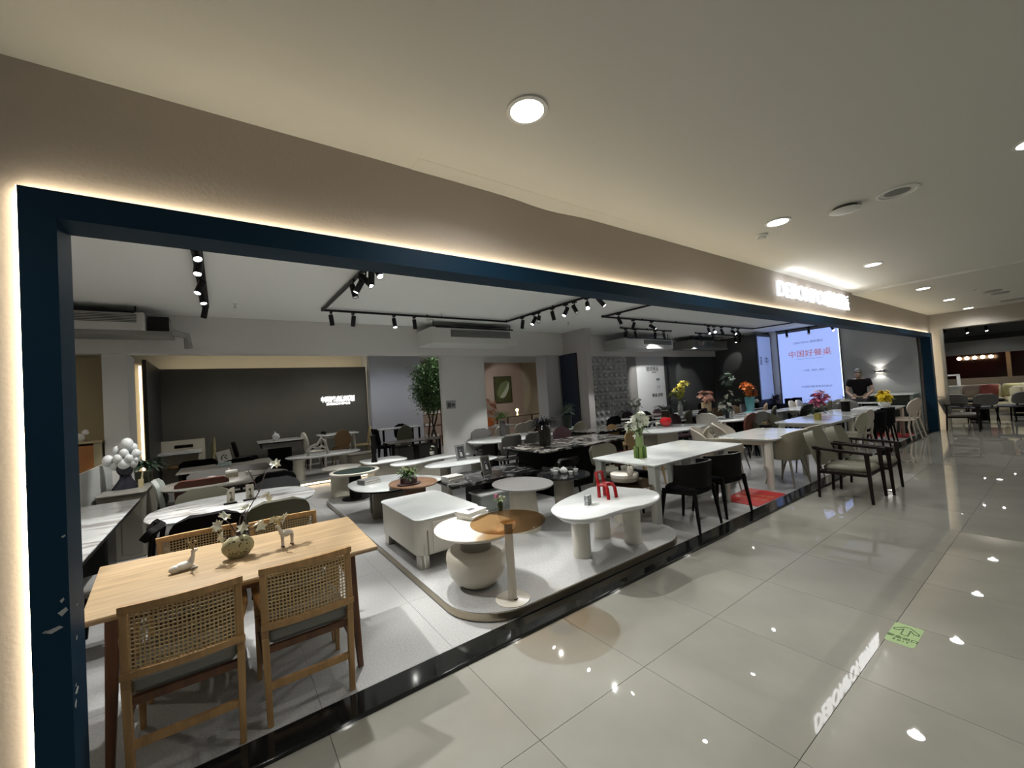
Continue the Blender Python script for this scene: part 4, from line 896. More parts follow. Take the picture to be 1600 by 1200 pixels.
# --- chairs round them
barrel_chair('black barrel-back chair nearest the mall, at the white gloss table', 4.40, 2.76, .05, black)
barrel_chair('black barrel-back chair to the right, between the white gloss table and the red mat', 5.10, 2.76, -.12, black)
pad_chair('dark brown chair behind the nearest black barrel chair, under the white gloss table', 4.60, 3.62, PI, rfab, dfab, top=.74, low=.56, r=.05)
pad_chair('olive green chair behind the left end of the white gloss table', 4.70, 4.10, PI, agreen, agreen, taupe, top=.80, w=.56, r=.1)
petal_chair('chair with a tan rounded back behind the bamboo vase', 5.75, 4.35, PI-.2, mat('light_tan_leather', (.33, .23, .11), .5), hole=False, top=.92, group='pale chairs in mid shop')
petal_chair('tan round-backed chair between the bamboo vase and the red apple vase', 7.0, 5.85, PI, tfab, group='tan chairs')
petal_chair('grey beige chair with a cut-out back in front of the red apple vase table', 6.95, 4.18, .1, bfab, hole=True, group='cut-out back chairs')
petal_chair('pinkish beige chair with a cut-out back, right of the grey beige one', 7.95, 4.45, .1, bfab2, hole=True, group='cut-out back chairs')
shell_chair('beige shell chair at the mall side of the cream table, nearest the green armchairs', 7.05, 2.74, -.12, bfab)
shell_chair('beige shell chair at the mall side of the cream table, right of its twin', 7.68, 2.76, -.1, bfab)
shell_chair('pinkish shell chair at the far side of the cream table, left', 6.72, 3.74, PI+.3, bfab2, top=.88)
shell_chair('pinkish shell chair at the far side of the cream table, right', 7.55, 3.80, PI+.2, bfab2, top=.88)
shell_chair('beige shell chair at the left end of the cream table, half under it', 6.30, 3.30, -PI/2+.3, bfab, top=.80)
petal_chair('beige chair with a curled back at the mall side of the yellow planter table, left', 9.62, 2.68, -.2, bfab, group='beige chairs at the yellow planter table', top=.90)
petal_chair('beige chair with a curled back at the mall side of the yellow planter table, right', 10.20, 2.72, -.2, bfab2, group='beige chairs at the yellow planter table', top=.92)
shell_chair('olive beige shell chair behind the yellow planter table, left of two', 9.35, 4.0, PI, ofab, top=.84, group='olive shell chairs')
shell_chair('olive beige shell chair behind the yellow planter table, right of two', 10.05, 4.05, PI, ofab, top=.88, group='olive shell chairs')
barrel_chair('black wide-backed chair beside the black flask table, nearest the mall', 11.35, 2.72, .0, dfab, black, h=.80)
barrel_chair('black wide-backed chair before the black flask table, right of its twin', 12.15, 2.74, .1, dfab, black, h=.82)
petal_chair('pale wooden leaf-backed chair before the yellow flower table, left of two', 13.20, 2.62, -.3, lwood, group='leaf-backed pale chairs', top=.92)
petal_chair('pale wooden leaf-backed chair before the yellow flower table, right of two', 13.72, 2.64, -.3, lwood, group='leaf-backed pale chairs', top=.94)
arm_chair('sage armchair with dark arms on the mall tiles, nearest the camera', 6.85, 1.89, PI, agreen)
arm_chair('sage armchair with dark arms on the mall tiles, right behind its twin', 7.50, 1.84, PI+.04, agreen)
arm_chair('dark armchair with a slatted back at the neighbouring shop entrance', 15.55, 1.86, PI+.05, mat('grey_taupe_leather', (.13, .12, .105), .5), group='armchairs at the neighbouring entrance')
# darker chairs filling the middle of the shop
MID_ = [((4.683, 7.95), PI, gfab, 'grey chair behind the left end of the long white oval table', .52),
 ((4.485, 6.38), .05, gfab, 'grey straight-backed chair before the long white oval table, left of two', .46),
 ((5.059, 6.38), .05, gfab, 'grey straight-backed chair before the long white oval table, right of two', .46),
 ((4.315, 4.66), 0, black, 'black stool-height chair under the long marble dining table', .46),
 ((6.71, 6.75), 0, agreen, 'grey green chair at the right of the round drum table', .42),
 ((5.53, 6.2), PI, pfab, 'plum chair between the two black and white marble tables', .46),
 ((9.571, 7.8), PI, pfab, 'muted plum chair at the pinkish table', .46),
 ((8.104, 6.95), 0, dfab, 'black chair between the marble nesting tables and the white flowers', .5),
 ((9.805, 7.35), PI, cfab, 'charcoal round-backed chair left of the dark wine coloured chair', .46),
 ((10.724, 7.6), PI, pfab, 'dark wine coloured chair in front of the bright sign wall', .44),
 ((8.816, 5.8), PI, pfab, 'dark red chair right behind the red apple vase', .44),
 ((9.995, 6.05), .2, ofab, 'dark olive round-backed chair in front of the slim vase table', .52),
 ((10.791, 6.1), .1, pfab, 'deep wine round-backed chair right of the dark olive one', .5),
 ((10.791, 6.1), .1, cfab, 'grey round-backed chair right of the deep wine one', .46),
 ((12.532, 7.75), PI, cfab, 'dark chair at the far side left of the peach flowers', .5),
 ((13.522, 7.78), PI, dfab, 'black chair just left of the peach flowers', .5),
 ((10.847, 5.86), PI, tfab, 'tan chair behind the pale mug table, left', .46),
 ((9.022, 5.1), -PI/2, creamw, 'pale tub chair at the left tip of the pale mug table', .5),
 ((11.889, 5.88), PI, tfab, 'brown chair behind the pale mug table', .46),
 ((12.413, 5.88), PI, gfab, 'grey chair between the brown chair and the teal vase', .44),
 ((12.678, 5.3), .3, tfab, 'tall brown chair right of the teal vase, farther one', .44),
 ((11.348, 4.55), .3, ofab, 'olive brown chair right of the teal vase, nearer one', .5),
 ((13.757, 5.12), PI, creamw, 'white chair behind the pink flower table, left of two', .44),
 ((14.074, 5.05), PI, creamw, 'white chair behind the pink flower table, right of two', .44),
 ((9.138, 4.12), 0, rfab, 'orange brown chair in front of the pale mug table', .46),
 ((9.504, 4.1), -.2, gfab, 'light grey chair in front of the pale mug table, right', .5),
 ((11.939, 4.02), 0, black, 'low black chair with a bright edge between yellow planter and pink flowers', .7),
 ((13.372, 4), .1, agreen, 'grey green chair right of the pink flowers', .44),
 ((13.884, 3.95), -PI/2, gfab, 'pale metal framed chair at the white high table, left', .42),
 ((13.296, 3.62), -PI/2, gfab, 'pale metal framed chair at the white high table, right', .42)]
for (px, rz, m, lb, w) in MID_:
    x, y = px
    yy = y+.27*math.cos(rz); xx = x-.27*math.sin(rz)
    if 'stool' in lb: pad_chair(lb, xx, yy, rz, m, gfab, black, w=w, top=.62, low=.50, r=.04, group='upholstered chairs across the middle of the shop'); continue
    pad_chair(lb, xx, yy, rz, m, m, black, w=w, r=.05 if 'straight' in lb else .15, top=.88 if 'straight' in lb else .94, low=.5, tilt=.05, group='upholstered chairs across the middle of the shop')
# ================================================================ flat things on the floors
redm = mat('red_mat', (.36, .012, .012), .6, bump=.2, bscale=200)
t = thing('floor_mat', 'red printed floor mat by the black threshold, right of the black chairs', 'mat', (5.98, 2.755, .02))
MB().slab([(-.42, -.22), (.42, -.23), (.46, .32), (-.40, .25)], 0, .006, .002).build('mat', redm, t)
gold = mat('gold_print', (.42, .17, .06), .5)
for i, s in enumerate(('欢迎光临', '德邦博派')): text(s, .11, gold, 'lettering', .0006, t, frame_m((.12-.2*i, .02, .0068), (0, -1, 0), (1, 0, 0)))
solo('floor_mat', MB().slab([(-.75, -.30), (.75, -.30), (.75, .45), (-.75, .45)], 0, .006, .002), redm, 'red floor mat in the far corner under the pale wooden chairs', 'mat', (14.1, 2.86, .02))
t = thing('floor_sticker', 'pale green floor sticker with an arrow and exit lettering on the mall tiles', 'sticker', (3.425, .752, 0))
gs = mat('sticker_green', (.30, .42, .19), .45); gd = mat('sticker_dark', (.03, .07, .01), .5)
MB().slab(rrect(.285, .137, .02, 4), 0, .0012, .0004).build('backing', gs, t)
ar = [(.105, .012), (.105, -.012), (.055, -.058), (.035, -.058), (.035, -.040), (.072, -.016), (-.01, -.016), (-.01, .016), (.072, .016), (.035, .040), (.035, .058), (.055, .058)]
b = MB()
for p, q in zip(ar, ar[1:]+ar[:1]): b.bar((p[0], p[1], .0015), (q[0], q[1], .0015), .005, .001)
b.build('arrow', gd, t)
text('安全出口', .036, gd, 'lettering', .0005, t, frame_m((-.055, 0, .0016), (0, -1, 0), (1, 0, 0)), bold=.0006); text('E X I T', .026, gd, 'lettering', .0005, t, frame_m((-.095, 0, .0016), (0, -1, 0), (1, 0, 0)), bold=.0006)
# ================================================================ plants and flowers
R = random.Random(5)
green = mat('leaf_green', (.05, .11, .025), .5, noise=.3, nscale=30); dgreen = mat('dark_leaf', (.015, .035, .015), .45); ygreen = mat('yellow_green_leaf', (.14, .19, .04), .5)
def blooms(c, n, rad, size, flat=1.0, up=.6, rr=R, petals=5):
    m = MB()
    for _ in range(n):
        d = Vector((rr.gauss(0, 1), rr.gauss(0, 1), rr.gauss(0, 1)*flat)).normalized()*rad*rr.uniform(.5, 1); p = Vector(c)+d
        ax = (d+Vector((0, 0, up*rad))).normalized(); x = ax.orthogonal().normalized(); y = ax.cross(x)
        for k in range(petals):
            a = 2*PI*k/petals+rr.random(); v = x*math.cos(a)+y*math.sin(a)
            m.leaf(p, p+(v+ax*.4)*size, size*.8, ax, .25)
    return m
def leaves(c, n, rad, ln, w, up=.5, rr=R, droop=.3):
    m = MB()
    for _ in range(n):
        a = rr.uniform(0, 2*PI); e = rr.uniform(-.2, 1)*up; d = Vector((math.cos(a), math.sin(a), e)).normalized()
        p = Vector(c)+d*rad*rr.uniform(.1, .6); q = p+d*ln*rr.uniform(.6, 1); md = (p+q)/2+Vector((0, 0, ln*droop*.5))
        m.leaf(p, md, w, (0, 0, 1)); m.leaf(md, q-Vector((0, 0, ln*droop*.3)), w*.8, (0, 0, 1))
    return m
def stems(c0, c1s, r=.0025):
    m = MB()
    for q in c1s:
        a = Vector(c0); b = Vector(q); m.tube([a, (a+b)/2+Vector((R.uniform(-.01, .01), R.uniform(-.01, .01), 0)), b], r, 5)
    return m
def bouquet(name, label, loc, vprof, vm, top, blms, lv=None, cat='flowers', n=16, vname='vase', grp=None):
    """blms: list of (centre, n, radius, size, material, part name)"""
    t = thing(name, label, cat, loc, 0, grp)
    MB().prof(vprof, n=n).build(vname, vm, t, smooth=50)
    MBs = stems((0, 0, top*.6), [b[0] for b in blms]+[(R.uniform(-.03, .03), R.uniform(-.03, .03), top*1.15) for _ in range(3)]); MBs.build('stem', green, t)
    for (c, k, rad, sz, m, nm) in blms: blooms(c, k, rad, sz).build(nm, m, t, smooth=0)
    if lv: leaves((0, 0, top), *lv[:4]).build('foliage', lv[4], t, smooth=0)
    return t
wfl = mat('white_petal', (.75, .76, .66), .5); yfl = mat('yellow_petal', (.75, .55, .02), .5); ofl = mat('orange_petal', (.62, .17, .03), .5); pfl = mat('peach_petal', (.60, .33, .25), .5)
mfl = mat('magenta_petal', (.42, .05, .14), .5); grn_f = mat('grey_green_foliage', (.12, .17, .13), .6)
# magnolia in the round perforated vase on the oak table
vx, vy = (0.042, 3.083)
t = thing('flower_vase', 'round cream perforated vase with white magnolia branches on the oak table', 'vase', (vx, vy+.02, .77))
MB().prof([(.03, 0), (.055, .01), (.082, .045), (.086, .07), (.078, .10), (.05, .125), (.026, .134), (.022, .13)], n=32, sy=.62).build('vase', mat('perforated_ceramic', (.36, .33, .19), .55, bump=.5, bscale=60), t, smooth=60)
ho = MB()
for i in range(22): a = R.uniform(-2.2, -.9); z = R.uniform(.025, .115); rr = .083*math.sqrt(max(0, 1-((z-.068)/.075)**2)); ho.ball((rr*math.cos(a)*1.0, rr*.62*math.sin(a)*1.0, z), .0045, 6, 4)
ho.build('perforation', mat('vase_hole', (.05, .045, .02), .8), t)
brs = [[(0, 0, .13), (-.03, .02, .2), (-.065, 0, .255)], [(0, 0, .13), (.02, .03, .24), (.05, .05, .27)], [(0, 0, .13), (.05, .08, .24), (.13, .12, .36), (.17, .14, .47), (.22, .2, .52)], [(0, 0, .13), (.10, .02, .16), (.19, .02, .16), (.27, .03, .17)], [(0, 0, .13), (-.05, -.01, .14), (-.07, -.02, .15)], [(0, 0, .13), (.02, .0, .15), (.03, -.01, .17)], [(.13, .12, .36), (.10, .16, .45), (.08, .2, .5)]]
b = MB()
for q in brs: b.tube(q, .0032, 6)
b.build('branch', mat('magnolia_branch', (.05, .03, .025), .6), t)
for c in [(-.07, 0, .26), (.05, .05, .275), (.17, .10, .32), (.24, .2, .52), (.20, .02, .165), (.27, .03, .175), (-.07, -.02, .155), (.035, -.01, .175), (.12, .02, .165), (-.09, -.01, .22)]:
    blooms((0, 0, 0), 2, .008, .040, petals=6).build('blossom', wfl, t, smooth=0).location = c
# two deer figurines
def deer(label, loc, rz, lying, bodym, ant, s=1.0):
    t = thing('deer_figurine', label, 'figurine', loc, rz)
    if lying:
        MB().ball((0, 0, .022*s), .024*s, 12, 8, 1.9, 1, .95).ball((-.03*s, 0, .02*s), .022*s, 10, 7, 1.3, 1, .9).tube([(.03*s, 0, .03*s), (.042*s, 0, .055*s), (.046*s, 0, .08*s)], [.018*s, .010*s, .009*s], 10).ball((.05*s, 0, .086*s), .011*s, 10, 7, 1.5, .9, .9).tube([(.03*s, .018*s, .008*s), (.055*s, .02*s, .006*s)], .006*s).tube([(.03*s, -.018*s, .008*s), (.055*s, -.02*s, .006*s)], .006*s).build('body', bodym, t, smooth=70); hz = .094*s; hx = .044*s
    else:
        b = MB().ball((0, 0, .085*s), .022*s, 12, 8, 1.8, .9, 1).tube([(-.03*s, 0, .09*s), (-.045*s, 0, .12*s), (-.05*s, 0, .14*s)], [.016*s, .010*s, .009*s], 10).ball((-.056*s, 0, .145*s), .010*s, 10, 7, 1.6, .9, .9)
        for qx, qy in ((-.028, .010), (-.028, -.010), (.03, .010), (.03, -.010)): b.tube([(qx*s, qy*s, .08*s), (qx*1.05*s, qy*s, .04*s), (qx*s, qy*s, .008*s)], [.008*s, .005*s, .005*s], 8)
        b.build('body', bodym, t, smooth=70); h = MB()
        for qx, qy in ((-.028, .012), (-.028, -.012), (.03, .012), (.03, -.012)): h.ball((qx*s, qy*s, .006*s), .007*s, 8, 5)
        h.build('hoof', mat('rust_hoof', (.13, .05, .03), .5), t); hz = .153*s; hx = -.05*s
    a = MB()
    for sy in (1, -1):
        a.tube([(hx, sy*.004*s, hz), (hx-.01*s, sy*.03*s, hz+.022*s), (hx-.004*s, sy*.05*s, hz+.052*s)], .0042*s, 6).tube([(hx-.01*s, sy*.03*s, hz+.022*s), (hx+.015*s, sy*.035*s, hz+.05*s)], .0036*s, 6).tube([(hx-.006*s, sy*.02*s, hz+.014*s), (hx-.02*s, sy*.024*s, hz+.045*s)], .0036*s, 6)
    a.build('antler', ant, t, smooth=60); return t
x, y = (-0.226, 3.091); deer('small white lying deer figurine with brown antlers on the oak table', (x, y, .77), .35, True, mat('ceramic_white', (.60, .57, .52), .3), mat('antler_brown', (.16, .11, .04), .4), 1.15)
x, y = (0.309, 3.097); deer('small white standing deer figurine with golden antlers on the oak table', (x, y, .77), .35, False, MC['ceramic_white'], mat('antler_gold', (.40, .32, .14), .4), 1.0)
# menu signs on the marble oval table
sp = mat('sign_board', (.50, .46, .38), .5)
for (px, lb, r) in (((0.026, 5.039), 'small menu sign with one rounded corner on the white marble oval table', 1), ((0.191, 5.07), 'small square menu sign with a plant drawing on the white marble oval table', 0)):
    t = thing('menu_sign', lb, 'sign', (*px, .76), .1)
    o = [(-.035, 0), (.035, 0), (.035, .16)] + ([(.01, .158), (-.018, .14), (-.033, .11)] if r else [(-.035, .16)])
    MB().slab(o, -.005, .005, .001).build('board', sp, t).rotation_euler = (PI/2, 0, 0)
    MB().bb(-.06, .05, -.025, .025, 0, .012).build('base', black, t)
    MB().ball((0, -.006, .11), .012, 8, 5, 1, .1, 1).ball((.005, -.006, .04), .016, 8, 5, 1, .1, 1).tube([(0, -.006, .11), (.01, -.007, .07), (0, -.006, .05)], .003, 5).build('print', mat('sign_print', (.14, .12, .07), .6), t)
# tableware on the beige table
cer = mat('tea_ceramic', (.56, .55, .50), .25)
for px, lb in (((-0.175, 7.057), 'small ribbed teacup at the left on the beige grey table'), ((0.266, 7.106), 'small ribbed teacup at the right on the beige grey table, with a black spoon rest')):
    t = thing('teacup', lb, 'cup', (*px, .76)); MB().prof([(.03, 0), (.034, .01), (.055, .055), (.052, .056), (.03, .02)], n=20).build('cup', cer, t, smooth=60)
    MB().prof([(.031, .004), (.047, .040), (.048, .032)], n=14).build('pattern', mat('cup_pattern', (.18, .17, .14), .5), t)
solo('spoon_rest', MB().box((0, 0, .004), (.14, .02, .008)), black, 'thin black spoon rest beside the right teacup', 'spoon rest', (*(0.343, 6.924), .76), rz=.2)
x, y = (0.06, 7.163); t = thing('condiment_pot', 'white lidded condiment pot in a woven stand on the beige grey table', 'pot', (x, y, .76))
MB().slab(rrect(.15, .09, .03), .0, .05, .005).build('stand', mat('woven_stand', (.22, .19, .13), .6, noise=.6, nscale=60), t); MB().slab(rrect(.15, .09, .03), .05, .10, .012).ball((-.03, 0, .11), .012).build('pot', cer, t)
# card stand on the thin grey table, pampas vase behind it
x, y = (-0.018, 8.75); t = thing('picture_card', 'tilted square card with a black brush drawing on the thin grey table', 'card', (x, y, .77), -.1)
Mx = Matrix.Translation((0, 0, .14)) @ Matrix.Rotation(-.2, 4, 'Y') @ Matrix.Rotation(-.15, 4, 'X')
MB().box((0, 0, .03), (.2, .01, .19), M=Mx).build('card', mat('card_white', (.66, .66, .62), .5), t)
b = MB(); b.tube([Mx @ Vector(p) for p in ((-.04, -.006, -.03), (-.04, -.006, .02), (.0, -.006, .05), (.04, -.006, .03), (.0, -.006, -.0), (.04, -.006, -.035))], .007, 6).build('brush_drawing', black, t)
MB().bb(-.09, .09, -.06, .06, 0, .03).bb(-.09, .09, -.06, .06, .034, .06).build('napkin_box', mat('pale_blue_box', (.50, .60, .62), .4), t)
x, y = (-0.23, 11.797); t = thing('pampas_vase', 'dried pampas plume in a slim vase beside the vanity desk', 'vase', (x, 10.6 if y > 11 else y, P2))
MB().prof([(.05, 0), (.06, .2), (.03, .5), (.03, .6)], n=14).build('vase', mat('brown_glass', (.12, .09, .04), .3), t); MB().tube([(0, 0, .5), (.03, 0, .8), (.05, 0, 1.05)], [.02, .045, .01], 8).build('plume', mat('pampas', (.35, .30, .15), .8), t)
# the balloon-headed bust
x, y = -1.05, 7.15
t = thing('bust_sculpture', 'sculpture of a black bust whose head is a cluster of white balloons', 'sculpture', (x, y, .80))
MB().prof([(.17, 0), (.16, .02), (.12, .07), (.075, .13), (.065, .18), (.085, .21)], n=24, sy=.7).build('bust', mat('glossy_black', (.02, .02, .03), .12), t, smooth=70)
MB().prof([(.06, .16), (.10, .22), (.115, .27), (.11, .30)], n=20).build('neck', MC['glossy_black'], t, smooth=70)
b = MB(); rr = random.Random(3)
for c, r in (((.03, 0, .57), .085), ((-.09, .02, .50), .06), ((-.19, -.02, .38), .075), ((.1, .02, .52), .06), ((.14, -.03, .44), .06), ((.0, -.06, .46), .06), ((-.07, -.08, .40), .06), ((.06, -.09, .39), .055), ((-.12, -.02, .31), .06), ((0, -.06, .32), .08), ((.08, -.02, .33), .08), ((.0, .05, .42), .09), ((-.08, .05, .36), .08), ((.12, .03, .38), .06), ((.13, -.05, .36), .04)):
    b.ball(c, r, 14, 10)
b.build('balloon_head', mat('balloon_white', (.66, .68, .68), .35), t, smooth=80); t.scale = (.80, .80, .98)
x, y = (-1.102, 8.194); solo('gold_hand', MB().box((0, 0, .09), (.07, .05, .18)).tube([(.01, 0, .17), (.02, 0, .26), (.03, -.01, .36)], [.02, .012, .014], 8), mat('cream_gold', (.58, .50, .30), .4), 'cream pillar-shaped candle holder at the right of the bust', 'candle holder', (-.90, 7.1, .80), smooth=60).scale = (.7, .7, .55)
t = thing('potted_plant', 'dark leafy plant in a dark pot on the sideboard behind the bust', 'plant', (-.93, 7.6, .80))
MB().prof([(.09, 0), (.10, .15)], n=18).build('pot', mat('dark_olive_pot', (.04, .045, .02), .5), t); leaves((0, 0, .20), 70, .12, .26, .06, .9).build('foliage', dgreen, t, smooth=0)
# hand sculpture on the rear oval table
x, y = 1.68, 9.95; t = thing('arch_sculpture', 'white looping arch sculpture on the long pale oval table', 'sculpture', (x, y, .63))
MB().tube([(-.20, 0, 0), (-.20, 0, .12), (-.12, 0, .20), (0, 0, .24), (.08, 0, .36), (.14, 0, .30), (.17, 0, .16), (.20, 0, .0)], [.035, .03, .03, .028, .035, .03, .03, .035], 10).tube([(-.12, 0, .19), (.0, 0, .14), (.10, 0, .18), (.16, 0, .14)], [.02, .03, .03, .02], 8).build('arch', mat('plaster_white', (.58, .56, .53), .6), t, smooth=70)
x, y = (2.275, 7.903)
# books, frames, planter on the platform tables
def book(w, d, h, m, pages, t, z, rz=0, off=(0, 0)):
    M_ = Matrix.Translation((off[0], off[1], z)) @ Matrix.Rotation(rz, 4, 'Z')
    MB().box((0, 0, .0015), (w, d, .003), M=M_).box((0, 0, h-.0015), (w, d, .003), M=M_).box((-w/2+.0015, 0, h/2), (.003, d, h), M=M_).build('cover', m, t)
    MB().box((.003, 0, h/2), (w-.008, d-.008, h-.006), M=M_).build('pages', pages, t)
pg = mat('paper_pages', (.62, .60, .55), .8); wcov = mat('white_cover', (.70, .69, .67), .5); gcov = mat('striped_cover', (.20, .20, .20), .5, noise=.9, nscale=14, stretch=(1, 12, 1))
def bk(label, px, z, w, d, h, m, rz, plate=None):
    t = thing('book', label, 'book', (*px, z), rz); book(w, d, h, m, pg, t, 0)
    if plate: MB().box((0, 0, h+.0006), (w*.34, d*.34, .001)).build('cover_print', plate, t)
    return t
prn = mat('grey_cover_print', (.10, .10, .10), .5, noise=.8, nscale=30)
x, y = (1.83, 3.325); z0 = .574
bk('lower white book of the pair on the round bowl-based table', (x, y), z0, .185, .24, .032, wcov, -1.15); bk('upper white book with a dark cover picture, on the round bowl-based table', (x-.015, y+.01), z0+.0325, .18, .235, .034, wcov, -1.32, prn)
x, y = (1.648, 5.964)
bk('lower striped book on the free-form white coffee table', (x, y), .551, .26, .19, .035, gcov, .25); bk('upper striped book on the free-form white coffee table', (x-.01, y), .5865, .25, .18, .03, gcov, .35)
x, y = (2.591, 5.218)
bk('lower white book on the black marble coffee table', (x, y), .518, .26, .22, .04, wcov, .1); bk('upper white book on the black marble coffee table', (x-.01, y), .5585, .25, .20, .035, wcov, .05)
def pframe(label, px, z, w, h, rz, fm, d=.02):
    t = thing('framed_photograph', label, 'picture frame', (*px, z), rz); T_ = Matrix.Rotation(-.22, 4, 'X')
    b = MB(); e = w*.16
    b.box((0, 0, e/2), (w, d, e), M=T_).box((0, 0, h-e/2), (w, d, e), M=T_).box((-w/2+e/2, 0, h/2), (e, d, h-2*e), M=T_).box((w/2-e/2, 0, h/2), (e, d, h-2*e), M=T_).build('frame', fm, t)
    MB().box((0, 0, h/2), (w-2*e, .004, h-2*e), M=T_).build('photograph', mat('photo_grey', (.06, .06, .065), .3), t)
    MB().add([T_ @ Vector(p) for p in ((-w*.12, -.004, h*.25), (w*.16, -.004, h*.25), (w*.06, -.004, h*.6), (-w*.08, -.004, h*.7))], [(0, 1, 2, 3)]).build('photo_figure', mat('photo_light', (.5, .5, .5), .4), t)
    MB().bar((0, .02, h*.6), (0, h*.45, 0), .03, .008).build('stand', black, t); return t
pframe('grey picture frame with a dark photo on the slim white oval table', (3.33, 6.313), .60, .20, .27, .15, mat('grey_frame', (.20, .20, .20), .4))
pframe('silver picture frame on the black marble coffee table', (3.177, 5.238), .519, .18, .27, .25, steel)
x, y = (1.88, 5.033); t = thing('planter', 'dark scalloped planter full of green leaves on the brown wood side table', 'planter', (x, y, .62))
MB().slab(ell(.15, .10, 24), 0, .02, .004).build('tray', mat('maroon_tray', (.04, .015, .015), .4), t); MB().slab(ell(.11, .08, 24), .02, .09, .01).build('pot', mat('maroon_pot', (.035, .012, .014), .3), t)
leaves((0, 0, .10), 60, .09, .14, .045, 1.2).build('foliage', green, t, smooth=0); leaves((0, 0, .12), 20, .10, .12, .04, 1.2).build('young_foliage', ygreen, t, smooth=0)
bouquet('orchid_pot', 'tiny white potted orchid on the wavy white coffee table', (*(3.414, 7.755), .56), [(.035, 0), (.05, .03), (.045, .07)], cer, .08, [((0, 0, .16), 4, .05, .03, wfl, 'blossom')], (5, .03, .12, .03, green))
bouquet('bud_vase', 'small green vase with a pink and green posy on the amber glass table', (*(1.874, 2.921), .696), [(.018, 0), (.026, .03), (.024, .055), (.012, .075), (.015, .085)], mat('bottle_green', (.03, .05, .02), .2), .085, [((-.028, 0, .125), 5, .016, .018, mat('pink_petal', (.50, .14, .25), .5), 'blossom'), ((.025, 0, .11), 6, .02, .018, mat('cream_petal', (.55, .56, .42), .5), 'blossom')], (22, .02, .06, .018, ygreen))
# red model chair and small frame on the bean table
x, y = (3.046, 2.813); t = thing('model_chair', 'red tubular miniature chair ornament on the bean-shaped table', 'ornament', (x, y, .597), .05)
rd = mat('lacquer_red', (.30, .004, .006), .25); s = 1.4
MB().tube([(-.03*s, .03*s, 0), (-.03*s, .03*s, .09*s), (-.03*s, .045*s, .17*s), (.03*s, .045*s, .17*s), (.03*s, .03*s, .09*s), (.03*s, .03*s, 0)], .0125*s, 10).build('back_frame', rd, t, smooth=70)
MB().tube([(-.032*s, .03*s, .088*s), (-.034*s, -.04*s, .092*s), (-.04*s, -.055*s, .07*s), (-.042*s, -.062*s, 0)], .0125*s, 10).tube([(.032*s, .03*s, .088*s), (.034*s, -.04*s, .092*s), (.04*s, -.055*s, .07*s), (.042*s, -.062*s, 0)], .0125*s, 10).build('leg', rd, t, smooth=70)
MB().tube([(-.02*s, .03*s, .09*s), (-.02*s, -.03*s, .092*s)], .012*s, 8).tube([(0, .03*s, .09*s), (0, -.03*s, .092*s)], .012*s, 8).tube([(.02*s, .03*s, .09*s), (.02*s, -.03*s, .092*s)], .012*s, 8).build('seat', rd, t, smooth=70)
x, y = (2.737, 2.749); solo('small_block', MB().bb(-.038, .038, -.018, .018, 0, .088), mat('speckled_print', (.25, .26, .26), .5, noise=.95, nscale=55), 'small square black and white patterned block on the bean-shaped table', 'ornament', (x, y, .597), rz=.3)
# tea set on the black glass table
def cup(label, px, r=.032):
    return solo('teacup', MB().prof([(r*.55, 0), (r*.6, .006), (r, r*1.1), (r*.93, r*1.1), (r*.5, .012)], n=20), mat('white_porcelain', (.66, .67, .66), .15), label, 'cup', (*px, .605), smooth=60)
cup('white teacup, frontmost left, on the black glass table', (3.471, 4.036), .042); cup('white teacup right of the teapot on the black glass table', (3.588, 3.873), .036); cup('white teacup at the far right of the tea set', (3.743, 3.94), .034)
cup('white teacup at the far left of the tea set', (3.559, 4.201), .030); cup('white bowl behind the teapot at the left', (3.619, 4.191), .04)
x, y = (3.591, 4.009); t = thing('teapot', 'white porcelain teapot in the middle of the tea set', 'teapot', (x, y, .605))
MB().prof([(.035, 0), (.05, .015), (.052, .04), (.04, .06), (.036, .062), (.03, .07), (.01, .075), (.01, .085)], n=24).build('body', MC['white_porcelain'], t, smooth=60); MB().tube([(-.045, 0, .03), (-.07, 0, .05), (-.08, 0, .072)], [.014, .01, .008], 8).build('spout', MC['white_porcelain'], t)
bouquet('bud_vase', 'tiny dark bud vase with grey blooms behind the teapot', (*(3.705, 4.223), .605), [(.02, 0), (.03, .03), (.012, .06)], black, .06, [((0, 0, .11), 6, .03, .022, mat('dusty_petal', (.3, .3, .32), .6), 'blossom')])
x, y = (3.789, 3.093); solo('owl_ornament', MB().prof([(.03, 0), (.038, .03), (.036, .07), (.03, .085)], n=16).ball((-.02, 0, .092), .014).ball((.02, 0, .095), .014), mat('speckled_cream', (.46, .43, .36), .5, noise=.4, nscale=60), 'speckled cream figurine on the stacked round trays', 'figurine', (x, y, .652), smooth=60)
# ================================================================ flowers on the dining tables
# bamboo vase
x, y = (4.268, 3.303); t = thing('flower_vase', 'green bamboo-shaped vase with white lilies on the white gloss table', 'vase', (x, y, .77))
bam = mat('bamboo_glass', (.17, .25, .06), .2); bd = mat('bamboo_dark', (.07, .13, .03), .25)
for i in range(8):
    a = 2*PI*i/8; MB().tube([(.055*math.cos(a), .055*math.sin(a), 0), (.052*math.cos(a), .052*math.sin(a), .12), (.048*math.cos(a), .048*math.sin(a), .125)], [.020, .020, .012], 10).build('bamboo_tube', bam if i % 2 else bd, t, smooth=60)
MB().prof([(.045, 0), (.045, .24), (.040, .24)], n=20).build('inner_vase', mat('pale_green_glass', (.22, .30, .12), .15), t)
b = stems((0, 0, .2), [(-.16, 0, .36), (-.02, 0, .43), (.05, 0, .45), (.10, -.02, .40), (.04, .03, .36), (-.04, 0, .28)], .006); b.build('stem', mat('stem_green', (.10, .16, .04), .5), t)
